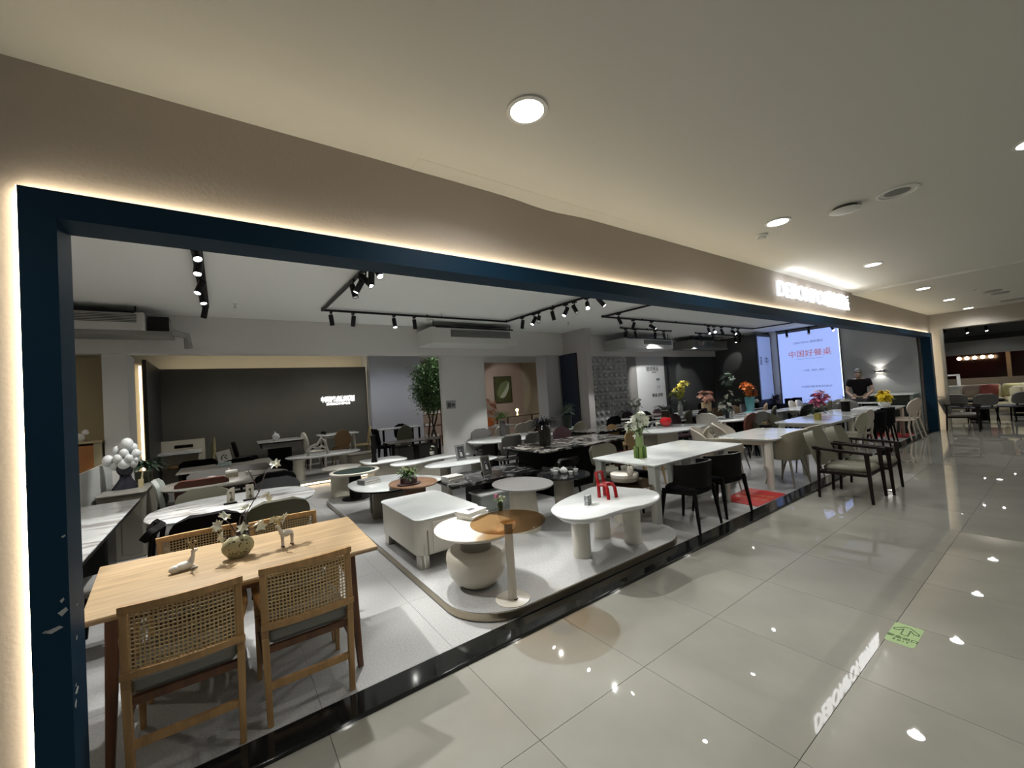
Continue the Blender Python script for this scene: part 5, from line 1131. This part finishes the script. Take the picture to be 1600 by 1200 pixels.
for c, n in (((-.16, 0, .36), 5), ((-.03, 0, .43), 5), ((.05, 0, .44), 4), ((.11, -.02, .40), 4), ((.05, .03, .35), 3), ((-.05, 0, .27), 1)): blooms(c, n+1, .045, .05, petals=6).build('lily_blossom', wfl, t, smooth=0)
leaves((0, 0, .26), 14, .04, .2, .025, 1.6).build('foliage', mat('stem_green', (.1, .16, .04)), t, smooth=0); t.scale = (1.1, 1.1, 1.15)
# red apple vase
x, y = (7.843, 5.333); t = thing('apple_vase', 'glossy red apple-shaped vase on the white oval table', 'vase', (x, y, .77))
MB().prof([(.05, 0), (.09, .02), (.125, .08), (.125, .13), (.10, .18), (.05, .20), (.02, .185)], n=28).build('body', mat('gloss_red', (.55, .008, .015), .12, coat=.5), t, smooth=60); MB().tube([(0, 0, .18), (.01, 0, .23)], .006, 6).build('stalk', mat('stalk_brown', (.06, .02, .01), .5), t)
x, y = (7.444, 5.264); t = thing('flower', 'single small white flower lying left of the red apple vase', 'flower', (x, y, .77)); blooms((0, 0, .09), 3, .03, .045).build('blossom', wfl, t, smooth=0); stems((0, 0, 0), [(0, 0, .08)]).build('stem', green, t)
# tall vases on the marble tables
ribbed = MB()
for i in range(14): a = 2*PI*i/14; ribbed.tube([(.065*math.cos(a), .065*math.sin(a), 0), (.085*math.cos(a), .085*math.sin(a), .05), (.085*math.cos(a), .085*math.sin(a), .27), (.045*math.cos(a), .045*math.sin(a), .33)], .020, 8)
x, y = (4.459, 5.401); t = thing('flower_vase', 'ribbed dark bronze vase with black purple leaves on the long marble table', 'vase', (x, y, .77))
ribbed.build('vase', mat('dark_bronze', (.06, .055, .045), .3, metal=.4), t, smooth=60); leaves((0, 0, .34), 90, .12, .24, .04, .9).build('foliage', mat('aubergine_leaf', (.018, .014, .024), .35), t, smooth=0); leaves((0, 0, .36), 22, .12, .22, .035, 1.0).build('green_foliage', mat('grey_leaf', (.06, .07, .06), .4), t, smooth=0)
x, y = (5.085, 7.618); t = thing('flower_vase', 'tall dark grey vase with green leaves on the long white oval table', 'vase', (x, y, .77))
MB().prof([(.06, 0), (.065, .05), (.065, .32), (.055, .34)], n=20).build('vase', mat('slate_vase', (.075, .07, .07), .35), t, smooth=60); leaves((0, 0, .38), 60, .08, .24, .035, 1.3).build('foliage', green, t, smooth=0); leaves((0, 0, .42), 20, .10, .18, .03, 1.4).build('young_foliage', ygreen, t, smooth=0)
t = thing('potted_fern', 'grey green fern in a dark pot on the round drum table', 'plant', (6.62, 7.15, .80)); MB().prof([(.10, 0), (.12, .30)], n=20).build('pot', mat('dark_green_pot', (.02, .03, .02), .5), t); leaves((0, 0, .36), 110, .14, .30, .03, 1.5).build('foliage', grn_f, t, smooth=0)
clear = glass('clear_glass', (.80, .85, .83), .1)
bouquet('flower_vase', 'white flowers in a slim glass vase before the lattice wall', (9.45, 7.35, .84), [(.05, 0), (.045, .25)], clear, .26, [((-.14, 0, .40), 7, .09, .07, wfl, 'blossom'), ((.06, 0, .42), 8, .10, .07, wfl, 'blossom')], (16, .08, .25, .04, ygreen))
bouquet('potted_plant', 'spiky grey plant in a brown pot before the bright sign wall', (*(9.2, 6.254), .77), [(.10, 0), (.11, .24)], mat('brown_pot', (.13, .09, .06), .6), .25, [], (40, .10, .38, .05, mat('blue_grey_leaf', (.08, .10, .10), .5)), cat='plant', vname='pot')
bouquet('flower_vase', 'slim pale bottle vase with drooping yellow blooms', (*(10.6, 6.713), .77), [(.07, 0), (.07, .25), (.04, .35), (.04, .42)], mat('pearl_vase', (.50, .50, .49), .25), .42, [((.22, 0, .85), 14, .16, .10, mat('mimosa_yellow', (.45, .38, .05), .6), 'blossom'), ((-.18, 0, .62), 10, .14, .10, mat('mimosa_green', (.28, .30, .06), .6), 'blossom'), ((0, 0, .7), 8, .14, .10, mat('mimosa_yellow', (.45, .38, .05)), 'blossom')], (16, .1, .3, .04, grn_f))
bouquet('flower_pot', 'peach flowers in a square tan pot at the back', (*(12.3, 6.891), .77), [(.16, 0), (.17, .28)], mat('tan_pot', (.45, .36, .22), .6), .28, [((0, 0, .42), 24, .24, .11, pfl, 'blossom')], None, n=4, vname='pot')
bouquet('flower_vase', 'orange flowers in a fluted teal glass vase', (*(11.9, 5.414), .77), [(.14, 0), (.09, .04), (.12, .25), (.13, .42)], mat('teal_glass', (.10, .34, .38), .08, coat=.5), .4, [((-.12, 0, .72), 18, .13, .09, ofl, 'blossom'), ((.14, 0, .56), 13, .14, .085, ofl, 'blossom'), ((-.03, 0, .54), 10, .10, .08, ofl, 'blossom')], (10, .1, .2, .04, ygreen))
bouquet('flower_vase', 'tall grey green bouquet with white petals, left of the orange flowers', (*(11.2, 5.608), .77), [(.06, 0), (.05, .3)], mat('dark_glass_vase', (.02, .03, .03), .2), .3, [((.02, 0, .95), 16, .20, .10, grn_f, 'foliage'), ((-.05, 0, .55), 4, .14, .08, wfl, 'blossom')], (26, .14, .35, .05, dgreen))
solo('mug', MB().prof([(.05, 0), (.055, .01), (.055, .13), (.05, .13)], n=18), cer, 'pale mug on the white oval table right of the red apple vase', 'mug', (*(10.3, 5.127), .77), smooth=60)
bouquet('flower_vase', 'few white blooms in a dark vase left of the pale mug', (*(9.9, 5.048), .77), [(.04, 0), (.05, .15)], MC['dark_glass_vase'], .15, [((-.18, 0, .32), 4, .08, .07, wfl, 'blossom'), ((.03, 0, .28), 5, .08, .07, wfl, 'blossom')], (30, .12, .25, .05, dgreen))
x, y = (13.5, 5.937); t = thing('figurine', 'small black and white figurine on the table behind the teal vase', 'figurine', (x, y, .77)); MB().prof([(.07, 0), (.05, .1), (.06, .16)], n=12).build('body', black, t); MB().ball((0, 0, .22), .06).build('head', white, t)
x, y = (8.058, 3.44); t = thing('planter', 'low black planter with tan tips on the cream dining table', 'planter', (x, y, .77)); MB().slab(ell(.13, .08, 28), 0, .055, .014).build('pot', dfab, t); leaves((0, 0, .05), 50, .10, .05, .02, 1.2).build('dried_tips', mat('tan_tips', (.30, .22, .12), .7), t, smooth=0)
x, y = (9.685, 3.139); t = thing('planter', 'small yellow square planter with dark leaves on a white dining table', 'planter', (x, y, .77)); MB().slab(rrect(.10, .10, .01), 0, .13, .006).build('pot', mat('mustard_pot', (.40, .34, .08), .5), t); leaves((0, 0, .14), 46, .08, .22, .05, 1.0).build('foliage', dgreen, t, smooth=0)
x, y = (11.9, 3.288); t = thing('flask', 'black canister with a pale lid on the black flask table', 'flask', (x, y, .77)); MB().prof([(.08, 0), (.085, .02), (.085, .24)], n=18).build('body', black, t); MB().prof([(.085, .24), (.085, .29), (.05, .30)], n=18).build('lid', cer, t)
leaves((0, 0, .30), 14, .05, .14, .03, 1.3).build('foliage', dgreen, t, smooth=0)
bouquet('flower_vase', 'wide arrangement of pink and purple flowers before the lit screen', (*(13.2, 4.236), .77), [(.10, 0), (.12, .12)], cer, .12, [((-.25, 0, .12), 14, .18, .10, mfl, 'blossom'), ((.1, 0, .22), 16, .22, .10, mfl, 'blossom'), ((.3, 0, .30), 10, .2, .09, mat('pale_pink_petal', (.55, .35, .42), .5), 'blossom'), ((-.1, 0, .35), 8, .16, .07, mat('lilac_petal', (.30, .15, .35), .5), 'blossom'), ((.2, 0, .02), 9, .16, .07, wfl, 'blossom')], (26, .2, .35, .03, grn_f))
bouquet('flower_bowl', 'white bowl of bright yellow flowers on the table at the far right', (*(13.4, 2.921), .77), [(.07, 0), (.12, .06), (.13, .13)], cer, .12, [((0, 0, .22), 60, .14, .07, yfl, 'blossom'), ((0, 0, .30), 26, .11, .065, yfl, 'blossom')], (20, .12, .2, .04, ygreen), vname='bowl')
for px, lb in (((14.9, 3.987), 'white cup at the left end of the white high table'), ((14.729, 3.611), 'white cup at the right end of the white high table')):
    solo('mug', MB().prof([(.05, 0), (.05, .09)], n=14), cer, lb, 'mug', (13.95, 3.9 if px[1] > 3.6 else 3.3, .86))
t = thing('shelf_ornaments', 'dark flowers and small speakers on the ledge below the lit screen', 'ornaments', (14.8, 5.3, .82)); leaves((0, .65, .15), 60, .15, .3, .06, 1.0).build('foliage', mat('maroon_leaf', (.05, .02, .02), .5), t, smooth=0); MB().bb(-.1, .1, -.1, .1, 0, .18).bb(-.1, .1, .15, .32, 0, .16).build('box', dfab, t)
# ================================================================ indoor tree
t = thing('indoor_tree', 'tall indoor tree with small dark green leaves on three thin trunks', 'tree', (4.45, 10.05, .15))
tr = random.Random(11); leafm = mat('tree_leaf', (.11, .20, .08), .5, noise=.4, nscale=3)
for k, pts in enumerate(([(-.10, 0, 0), (-.10, 0, .5), (-.02, 0, 1.0), (-.12, 0, 1.5)], [(.10, 0, 0), (.14, 0, .5), (.06, .05, .95), (.16, 0, 1.5)], [(.02, .1, 0), (.05, .1, .6), (.2, .1, 1.0), (.3, .05, 1.5)])):
    MB().tube(pts, [.035, .03, .024, .018], 8).build('trunk', mat('tree_bark', (.05, .035, .025), .8), t)
b = MB(); lv = MB()
for _ in range(90):
    z = tr.uniform(1.45, 2.62); a = tr.uniform(0, 2*PI); rad = .56*math.sqrt(max(0, 1-((z-2.05)/.68)**2))*tr.uniform(.6, 1); q = Vector((.05+rad*math.cos(a), rad*math.sin(a), z)); p = Vector((.03+.2*math.cos(a)*.3, 0, max(1.2, z-.35)))
    b.tube([p, (p+q)/2+Vector((0, 0, .05)), q], [.010, .006, .003], 5)
    for _ in range(70):
        f = tr.random()**.5; c = p.lerp(q, f)+Vector((tr.gauss(0, .07), tr.gauss(0, .07), tr.gauss(0, .08))); d = Vector((tr.gauss(0, 1), tr.gauss(0, 1), tr.gauss(-.2, .8))).normalized()*.085; lv.leaf(c, c+d, .045, (0, 0, 1))
b.build('branch', MC['tree_bark'], t); o = lv.build('foliage', leafm, t, smooth=0); o['kind'] = 'stuff'
MB().prof([(.16, 0), (.20, .25)], n=24).build('pot', dfab, t)
# ================================================================ blush room beyond the opening
t = thing('painting', 'dark green painting of a large pale leaf shape in a thin dark frame', 'painting', (9.45-.06, 14.56, 1.95))
xL, xR = (9.437, 1.925)[0], (10.338, 1.883)[0]; zT, zB = (9.912, 2.514)[1], (9.89, 1.377)[1]
t.location = ((xL+xR)/2, 14.56, (zT+zB)/2); w_, h_ = xR-xL, zT-zB
MB().bb(-w_/2, w_/2, 0, .04, -h_/2, h_/2).build('frame', mat('painting_frame', (.03, .02, .015), .4), t); MB().bb(-w_/2+.03, w_/2-.03, -.006, 0, -h_/2+.03, h_/2-.03).build('canvas', mat('canvas_green', (.07, .075, .025), .6, noise=.2, nscale=3), t)
lf = spline([(-.36*w_, -.12*h_), (-.25*w_, -.30*h_), (.05*w_, -.30*h_), (.32*w_, 0), (.34*w_, .28*h_), (.15*w_, .32*h_), (-.15*w_, .20*h_)], 6)
MB().slab(lf, .0, .004, .001).build('leaf_shape', mat('canvas_sage', (.17, .20, .09), .6), t).matrix_local = Matrix.Translation((0, -.006, 0)) @ Matrix.Rotation(PI/2, 4, 'X')
lf = spline([(-.20*w_, -.28*h_), (.05*w_, -.29*h_), (.30*w_, 0), (.32*w_, .26*h_), (.10*w_, .0)], 6)
MB().slab(lf, .0, .004, .001).build('leaf_shape', mat('canvas_pale', (.52, .54, .42), .6), t).matrix_local = Matrix.Translation((0, -.010, 0)) @ Matrix.Rotation(PI/2, 4, 'X')
track([(6.6, 12.4), (9.9, 12.4)], 'thin lighting track on the ceiling of the blush room')
for (px, lb) in (((6.095, 8.996), 'left small track spotlight in the blush room'), ((6.789, 9.219), 'right small track spotlight in the blush room')):
    x = 8.1 if 'left' in lb else 8.75
    head(x, 12.4, ((xL+xR)/2, 14.55, 2.1) if 'left' in lb else (x+1, 13.2, .8), lb, .35, 1, 45, z=3.2, grp='blush room spotlights')
def simple_table(label, x, y, L, Wd, m, lm, z=.02, top=.77): return leg_table('dining_table', label, x, y, L, Wd, top=top, tm=m, lm=lm, z=z)
xa, _ = (12.172, 18.784)
simple_table('orange legged white table in the blush room, at the left of the opening', 6.75, 10.6, 1.3, .8, gwhite, tfab); simple_table('dark brown sideboard-like table in the blush room below the painting', 8.75, 11.9, 1.7, .8, mat('dark_brown_top', (.16, .10, .06), .4), mat('dark_brown_leg', (.06, .03, .02), .5), top=.95)
for x, y, lb, m in ((6.3, 9.7, 'white round-backed chair in the blush room opening, left', creamw), (7.0, 9.75, 'white round-backed chair in the blush room opening, right', creamw), (7.75, 10.3, 'pale curved chair beside the brown table in the blush room', creamw), (8.5, 10.9, 'plum chair before the brown table in the blush room', pfab)):
    pad_chair(lb, x, y, .1, m, m, m, group='chairs in the blush room', r=.16, w=.5)
bouquet('flower_vase', 'large orange branch arrangement in the blush room', (6.55, 10.5, .77), [(.08, 0), (.06, .2)], clear, .2, [((-.05, 0, .55), 30, .32, .09, mat('coral_petal', (.55, .22, .12), .5), 'blossom'), ((.0, -.1, .15), 14, .15, .09, ofl, 'blossom')], None)
x, y = 8.55, 11.8; solo('table_lamp', MB().prof([(.05, 0), (.02, .02), (.02, .12)], n=12).ball((0, 0, .18), .06), mat('warm_globe', (.8, .6, .35), .4, emit=3, ecol=(1, .75, .4)), 'small warm glowing globe lamp on the dark brown table', 'lamp', (x, y, .95), smooth=60)
# second opening seen right of the tree
w = MB().bb(5.15, 5.35, 9.8, 9.9, 2.4, 3.2); struct('trim_8', w, iwall)
t = thing('display_shelf', 'reddish brown shelf unit with white dishes seen past the tree', 'shelf', (5.95, 13.4, .02))
for zz in (.35, .75, 1.15): MB().bb(-.5, .5, -.2, .2, zz, zz+.03).build('shelf', mat('red_brown_wood', (.13, .045, .025), .5), t)
MB().bb(-.5, -.46, -.2, .2, 0, 1.5).bb(.46, .5, -.2, .2, 0, 1.5).build('side', MC['red_brown_wood'], t)
MB().bb(-.35, .3, -.15, .15, 1.18, 1.28).bb(-.3, .1, -.15, .15, .78, .84).bb(-.3, .2, -.15, .15, .38, .46).build('dishes', white, t)
t = thing('wall_plaque', 'small grey plaque with two round dials on the broad grey column', 'plaque', (*(4.08, 1.551)[:1], 8.095, (4.08, 1.551)[1]))
MB().bb(-.11, .11, -.02, 0, -.09, .09).build('plate', mat('plaque_grey', (.30, .30, .30), .5), t, bevel=.004); MB().bb(-.09, -.01, -.026, -.02, -.06, .04).bb(.01, .08, -.026, -.02, -.04, .02).build('dial', mat('plaque_dark', (.06, .06, .06), .4), t)
# ================================================================ the person
def person(x, y, rz):
    t = thing('person', 'person in a dark cap and black T-shirt leaning over the white high table', 'person', (x, y, .02), rz)
    skin = mat('skin', (.30, .20, .15), .6)
    J = {'pel': (0, 0, .93), 'spi': (0, .03, 1.12), 'che': (0, .07, 1.33), 'nek': (0, .12, 1.47), 'hd0': (0, .14, 1.52),
         'shL': (-.19, .08, 1.40), 'elL': (-.27, .10, 1.13), 'wrL': (-.13, .31, .99), 'shR': (.19, .08, 1.40), 'elR': (.27, .10, 1.13), 'wrR': (.13, .31, .99),
         'hiL': (-.10, 0, .90), 'knL': (-.11, .03, .48), 'anL': (-.11, -.02, .08), 'toL': (-.12, .12, .04), 'hiR': (.10, 0, .90), 'knR': (.11, .03, .48), 'anR': (.11, -.02, .08), 'toR': (.12, .12, .04)}
    Rd = {'pel': (.15, .11), 'spi': (.14, .10), 'che': (.165, .11), 'nek': (.062, .062), 'hd0': (.06, .06), 'shL': (.07, .07), 'elL': (.045, .045), 'wrL': (.028, .028), 'shR': (.07, .07), 'elR': (.045, .045), 'wrR': (.028, .028),
          'hiL': (.10, .10), 'knL': (.062, .062), 'anL': (.042, .042), 'toL': (.035, .035), 'hiR': (.10, .10), 'knR': (.062, .062), 'anR': (.042, .042), 'toR': (.035, .035)}
    E_ = [('pel', 'spi'), ('spi', 'che'), ('che', 'nek'), ('nek', 'hd0'), ('che', 'shL'), ('shL', 'elL'), ('elL', 'wrL'), ('che', 'shR'), ('shR', 'elR'), ('elR', 'wrR'), ('pel', 'hiL'), ('hiL', 'knL'), ('knL', 'anL'), ('anL', 'toL'), ('pel', 'hiR'), ('hiR', 'knR'), ('knR', 'anR'), ('anR', 'toR')]
    def skinned(nm, joints, edges, rad, m, root=0, sub=2):
        ks = list(joints); me = bpy.data.meshes.new(nm); me.from_pydata([joints[k] for k in ks], [(ks.index(a), ks.index(b)) for a, b in edges], [])
        o = link(bpy.data.objects.new(nm, me)); md = o.modifiers.new('s', 'SKIN'); md.use_smooth_shade = True
        sv = me.skin_vertices[0].data
        for i, k in enumerate(ks): sv[i].radius = rad[k]; sv[i].use_root = (i == root)
        q = o.modifiers.new('u', 'SUBSURF'); q.levels = sub; q.render_levels = sub
        bpy.context.view_layer.update(); m2 = bpy.data.meshes.new_from_object(o.evaluated_get(bpy.context.evaluated_depsgraph_get())); bpy.data.objects.remove(o)
        m2.materials.clear(); m2.materials.append(m)
        for p in m2.polygons: p.use_smooth = True
        return m2
    bmh = bmesh.new(); me = skinned('body', J, E_, Rd, skin); bmh.from_mesh(me)
    hd = MB().ball((0, .155, 1.615), .095, 18, 14, .80, .98, 1.22)
    hd.leaf((0, .245, 1.63), (0, .27, 1.59), .03, (0, 1, 0))
    for s in (-1, 1):
        hd.ball((s*.077, .15, 1.61), .022, 8, 6, .4, .8, 1.2); hd.ball((s*.03, .238, 1.635), .009, 8, 5)
        for k in range(4): hd.tube([(s*(.145-.018*k), .335, .975), (s*(.15-.022*k), .385, .962), (s*(.14-.02*k), .42, .945)], [.011, .010, .008], 6)
        hd.tube([(s*.115, .32, .985), (s*.085, .35, .975), (s*.075, .37, .962)], [.012, .010, .008], 6); hd.ball((s*.125, .325, .98), .034, 10, 7, 1, 1, .5)
    mh = hd.mesh('h', skin, 60); bmh.from_mesh(mh); bmh.to_mesh(me); bmh.free(); bo = link(bpy.data.objects.new('body', me)); bo.parent = t
    for p in me.polygons: p.use_smooth = True
    Js = {k: J[k] for k in ('pel', 'spi', 'che', 'shL', 'shR')}; Js['slL'] = (-.245, .09, 1.24); Js['slR'] = (.245, .09, 1.24); Js['nk'] = (0, .11, 1.46)
    Rs = {'pel': (.165, .125), 'spi': (.158, .122), 'che': (.19, .14), 'shL': (.10, .10), 'shR': (.10, .10), 'slL': (.085, .085), 'slR': (.085, .085), 'nk': (.11, .10)}
    m2 = skinned('t_shirt', Js, [('pel', 'spi'), ('spi', 'che'), ('che', 'shL'), ('che', 'shR'), ('shL', 'slL'), ('shR', 'slR'), ('che', 'nk')], Rs, dfab); o = link(bpy.data.objects.new('t_shirt', m2)); o.parent = t
    Jt = {k: J[k] for k in ('pel', 'hiL', 'knL', 'anL', 'hiR', 'knR', 'anR')}; Jt['pel'] = (0, 0, .95); Rt = {k: (Rd[k][0]+.016, Rd[k][1]+.016) for k in Jt}
    m3 = skinned('trousers', Jt, [('pel', 'hiL'), ('hiL', 'knL'), ('knL', 'anL'), ('pel', 'hiR'), ('hiR', 'knR'), ('knR', 'anR')], Rt, cfab); o = link(bpy.data.objects.new('trousers', m3)); o.parent = t
    MB().ball((0, .14, 1.66), .105, 18, 12, .84, 1.0, .92).build('cap', mat('cap_grey', (.06, .06, .06), .7), t, smooth=80)
    MB().ball((0, .235, 1.665), .07, 14, 6, 1, .7, .12).build('cap_brim', mat('cap_pale', (.20, .20, .20), .7), t, smooth=80)
    MB().ball((0, .12, 1.59), .094, 14, 10, .84, .86, .9).build('hair', black, t, smooth=80)
    for s in (-1, 1): MB().ball((s*.115, .05, .045), .06, 12, 8, .8, 2.0, .75).build('shoe', black, t, smooth=80)
    return t
person(14.22, 3.58, 1.75)
# ================================================================ neighbouring shop contents
nf = mat('cream_sofa_fabric', (.42, .38, .26), .8); ng = mat('grey_sofa_fabric', (.10, .10, .11), .8)
def sofa(label, x, y, L, rz, m, n=3, h=.95):
    t = thing('sofa', label, 'sofa', (x, y, 0), rz)
    MB().slab(rrect(L, .95, .08), .08, .36, .03).build('base', m, t, smooth=60)
    for i in range(n):
        w = (L-.4)/n; c = -L/2+.2+w*(i+.5)
        MB().slab(rrect(w-.02, .7, .07, c=(c, .1)), .36, .50, .04).build('seat_cushion', m, t, smooth=60); MB().slab(rrect(w-.02, .26, .1, c=(c, -.32)), .45, h, .05).build('back_cushion', m, t, smooth=60)
    for s in (-1, 1): MB().slab(rrect(.2, .95, .08, c=(s*(L/2-.1), 0)), .08, .62, .04).build('arm', m, t, smooth=60); MB().bb(s*(L/2-.15)-.03, s*(L/2-.15)+.03, -.4, .4, 0, .08).build('foot', black, t)
    return t
XP = lambda x, y: (x, y)
sofa('long cream sofa under the dark window of the neighbouring shop', 21.8, 2.15, 3.4, PI/2+.15, nf, 3)
t = sofa('small cream sofa at the right edge in the neighbouring shop', 20.6, .95, 1.4, PI, nf, 1, .9)
cu = [((21.6, 3.15), (.04, .04, .045), 'black scatter cushion at the left of the cream sofa'), ((21.6, 2.8), (.55, .55, .52), 'white scatter cushion beside the black one'), ((21.7, 2.35), (.35, .28, .24), 'pinkish beige scatter cushion in the middle of the cream sofa'), ((21.7, 1.95), (.28, .07, .06), 'red brown scatter cushion on the cream sofa'), ((21.7, 1.45), (.50, .45, .22), 'pale yellow scatter cushion at the right of the cream sofa')]
for i, ((x, y), c, lb) in enumerate(cu): solo('scatter_cushion', MB().slab([(-.21, -.22), (.21, -.22), (.24, 0), (.21, .22), (-.21, .22), (-.24, 0)], -.07, .07, .06), mat('cushion_%d' % i, c, .8), lb, 'cushion', (x, y, .74), smooth=80).rotation_euler = (0, PI/2-.35, .1*i)
t = thing('armchair', 'olive round armchair at the left in the neighbouring shop', 'chair', (18.6, 3.0, 0)); MB().slab(ell(.42, .42, 28), .12, .45, .06).build('seat', ofab, t, smooth=70); MB().prof([(.30, 0), (.33, .12)], n=24).build('base', black, t)
MB().sheet([[(math.cos(a/20*PI)*.42, math.sin(a/20*PI)*.42, .4+.38*v/3) for a in range(21)] for v in range(4)], .08).build('backrest', ofab, t, smooth=70)
t = thing('round_display', 'black round low table before the cream sofa', 'table', (18.6, 1.9, 0)); MB().prof([(.5, .55), (.52, .60), (.50, .62)], n=32).build('tabletop', black, t); MB().prof([(.2, 0), (.12, .55)], n=20).build('pedestal', black, t)
for i, (x, y, lb) in enumerate(((17.8, 2.25, 'grey dining chair nearest the entrance in the neighbouring shop'), (17.6, 1.75, 'grey dining chair at the near side of the neighbouring round table'), (18.3, 1.25, 'grey dining chair at the right of the neighbouring round table'))):
    pad_chair(lb, x, y, -PI/2+.5*i, gfab, ng, black, z=0, group='grey chairs of the neighbouring shop', w=.5)
t = thing('shelf_unit', 'white framed low shelf against the dark maroon window', 'shelf', (24, 3.5, 0)); MB().bb(-.2, .2, -.6, .6, 1.28, 1.33).bb(-.2, .2, -.6, -.55, 0, 1.3).bb(-.2, .2, .55, .6, 0, 1.3).build('frame', white, t); MB().bb(-.18, .18, -.5, .5, .6, .64).build('shelf', white, t)
warmp = emis('warm_pendant', (1, .62, .35), 14)
for i in range(8):
    y = 3.6-.26*i-(1.0 if i > 4 else 0); t = thing('pendant_lamp', 'small warm lamp, %s from the left in the row before the maroon window' % ('first', 'second', 'third', 'fourth', 'fifth', 'sixth', 'seventh', 'eighth')[i], 'lamp', (30.3, y, 2.02), 0, 'row of small warm lamps in the neighbouring shop'); MB().ball((0, 0, 0), .085, 10, 7).build('globe', warmp, t, smooth=80); MB().tube([(0, 0, .08), (0, 0, .9)], .01, 6).build('cord', black, t)
rr = random.Random(8)
for xx in (17.5, 19.0, 21.5, 23.5, 25.0): track([(xx, -.2), (xx, 4.4)], '%s black lighting track across the dim ceiling of the neighbouring shop' % {17.5: 'nearest', 19.0: 'second', 21.5: 'middle', 23.5: 'fourth', 25.0: 'farthest'}[xx], z=2.95)
for i in range(15):
    x = (17.5, 19.0, 21.5, 23.5, 25.0)[i % 5]; y = 3.9-rr.random()*3.2
    head(x, y, (x+rr.uniform(-1, 1), y+rr.uniform(-.5, .5), 0), 'small black spotlight on the %s track of the neighbouring shop' % {17.5: 'nearest', 19.0: 'second', 21.5: 'middle', 23.5: 'fourth', 25.0: 'farthest'}[x], .55 if i % 3 == 0 else 0, 1 if i % 4 else 0, 80, z=2.93, grp='track spotlights of the neighbouring shop')
for x, y in ((17.2, 1.0), (18.4, .8), (22.5, .6), (25, 2.2), (21.8, 3.4), (28, 3)): downlight(x, y, 2.95, 'added fill light on the ceiling of the neighbouring shop', 70, group='fill lights added to the neighbouring shop')  # fill shaped as recessed fittings, added to brighten this shop
# ================================================================ pieces that belong to a part become its sub-parts
NEST = {'slat': 'grille', 'bezel': 'barrel', 'lens': 'barrel', 'antler': 'body', 'hoof': 'body', 'leaf_shape': 'canvas', 'underline': 'display', 'photo_figure': 'photograph', 'brush_drawing': 'card',
        'perforation': 'vase', 'cap_brim': 'cap', 'under_edge': 'tabletop', 'inset': 'tabletop', 'diffuser': 'ring', 'spout': 'body', 'stalk': 'body', 'lid': 'body', 'cover_print': 'cover', 'dial': 'plate',
        'arrow': 'backing', 'slot': 'back_panel', 'chipped_paint': None, 'young_foliage': 'foliage', 'green_foliage': 'foliage', 'blossom': 'branch', 'motor': 'casing', 'print': 'board', 'pattern': 'cup'}
base = lambda o: o.name.split('.')[0]
for root in [o for o in list(S.collection.objects) if o.parent is None and o.type == 'EMPTY']:
    kids = list(root.children); by = {}
    for c in kids: by.setdefault(base(c), c)
    for c in kids:
        b_ = base(c); tgt = NEST.get(b_)
        if b_ == 'lettering': tgt = 'display' if 'display' in by else 'mat' if 'mat' in by else 'backing' if 'backing' in by else None
        p_ = by.get(tgt) if tgt else None
        if p_ is not None and p_ is not c:
            loc = p_.matrix_basis.inverted() @ c.matrix_basis; c.parent = p_; c.matrix_basis = loc
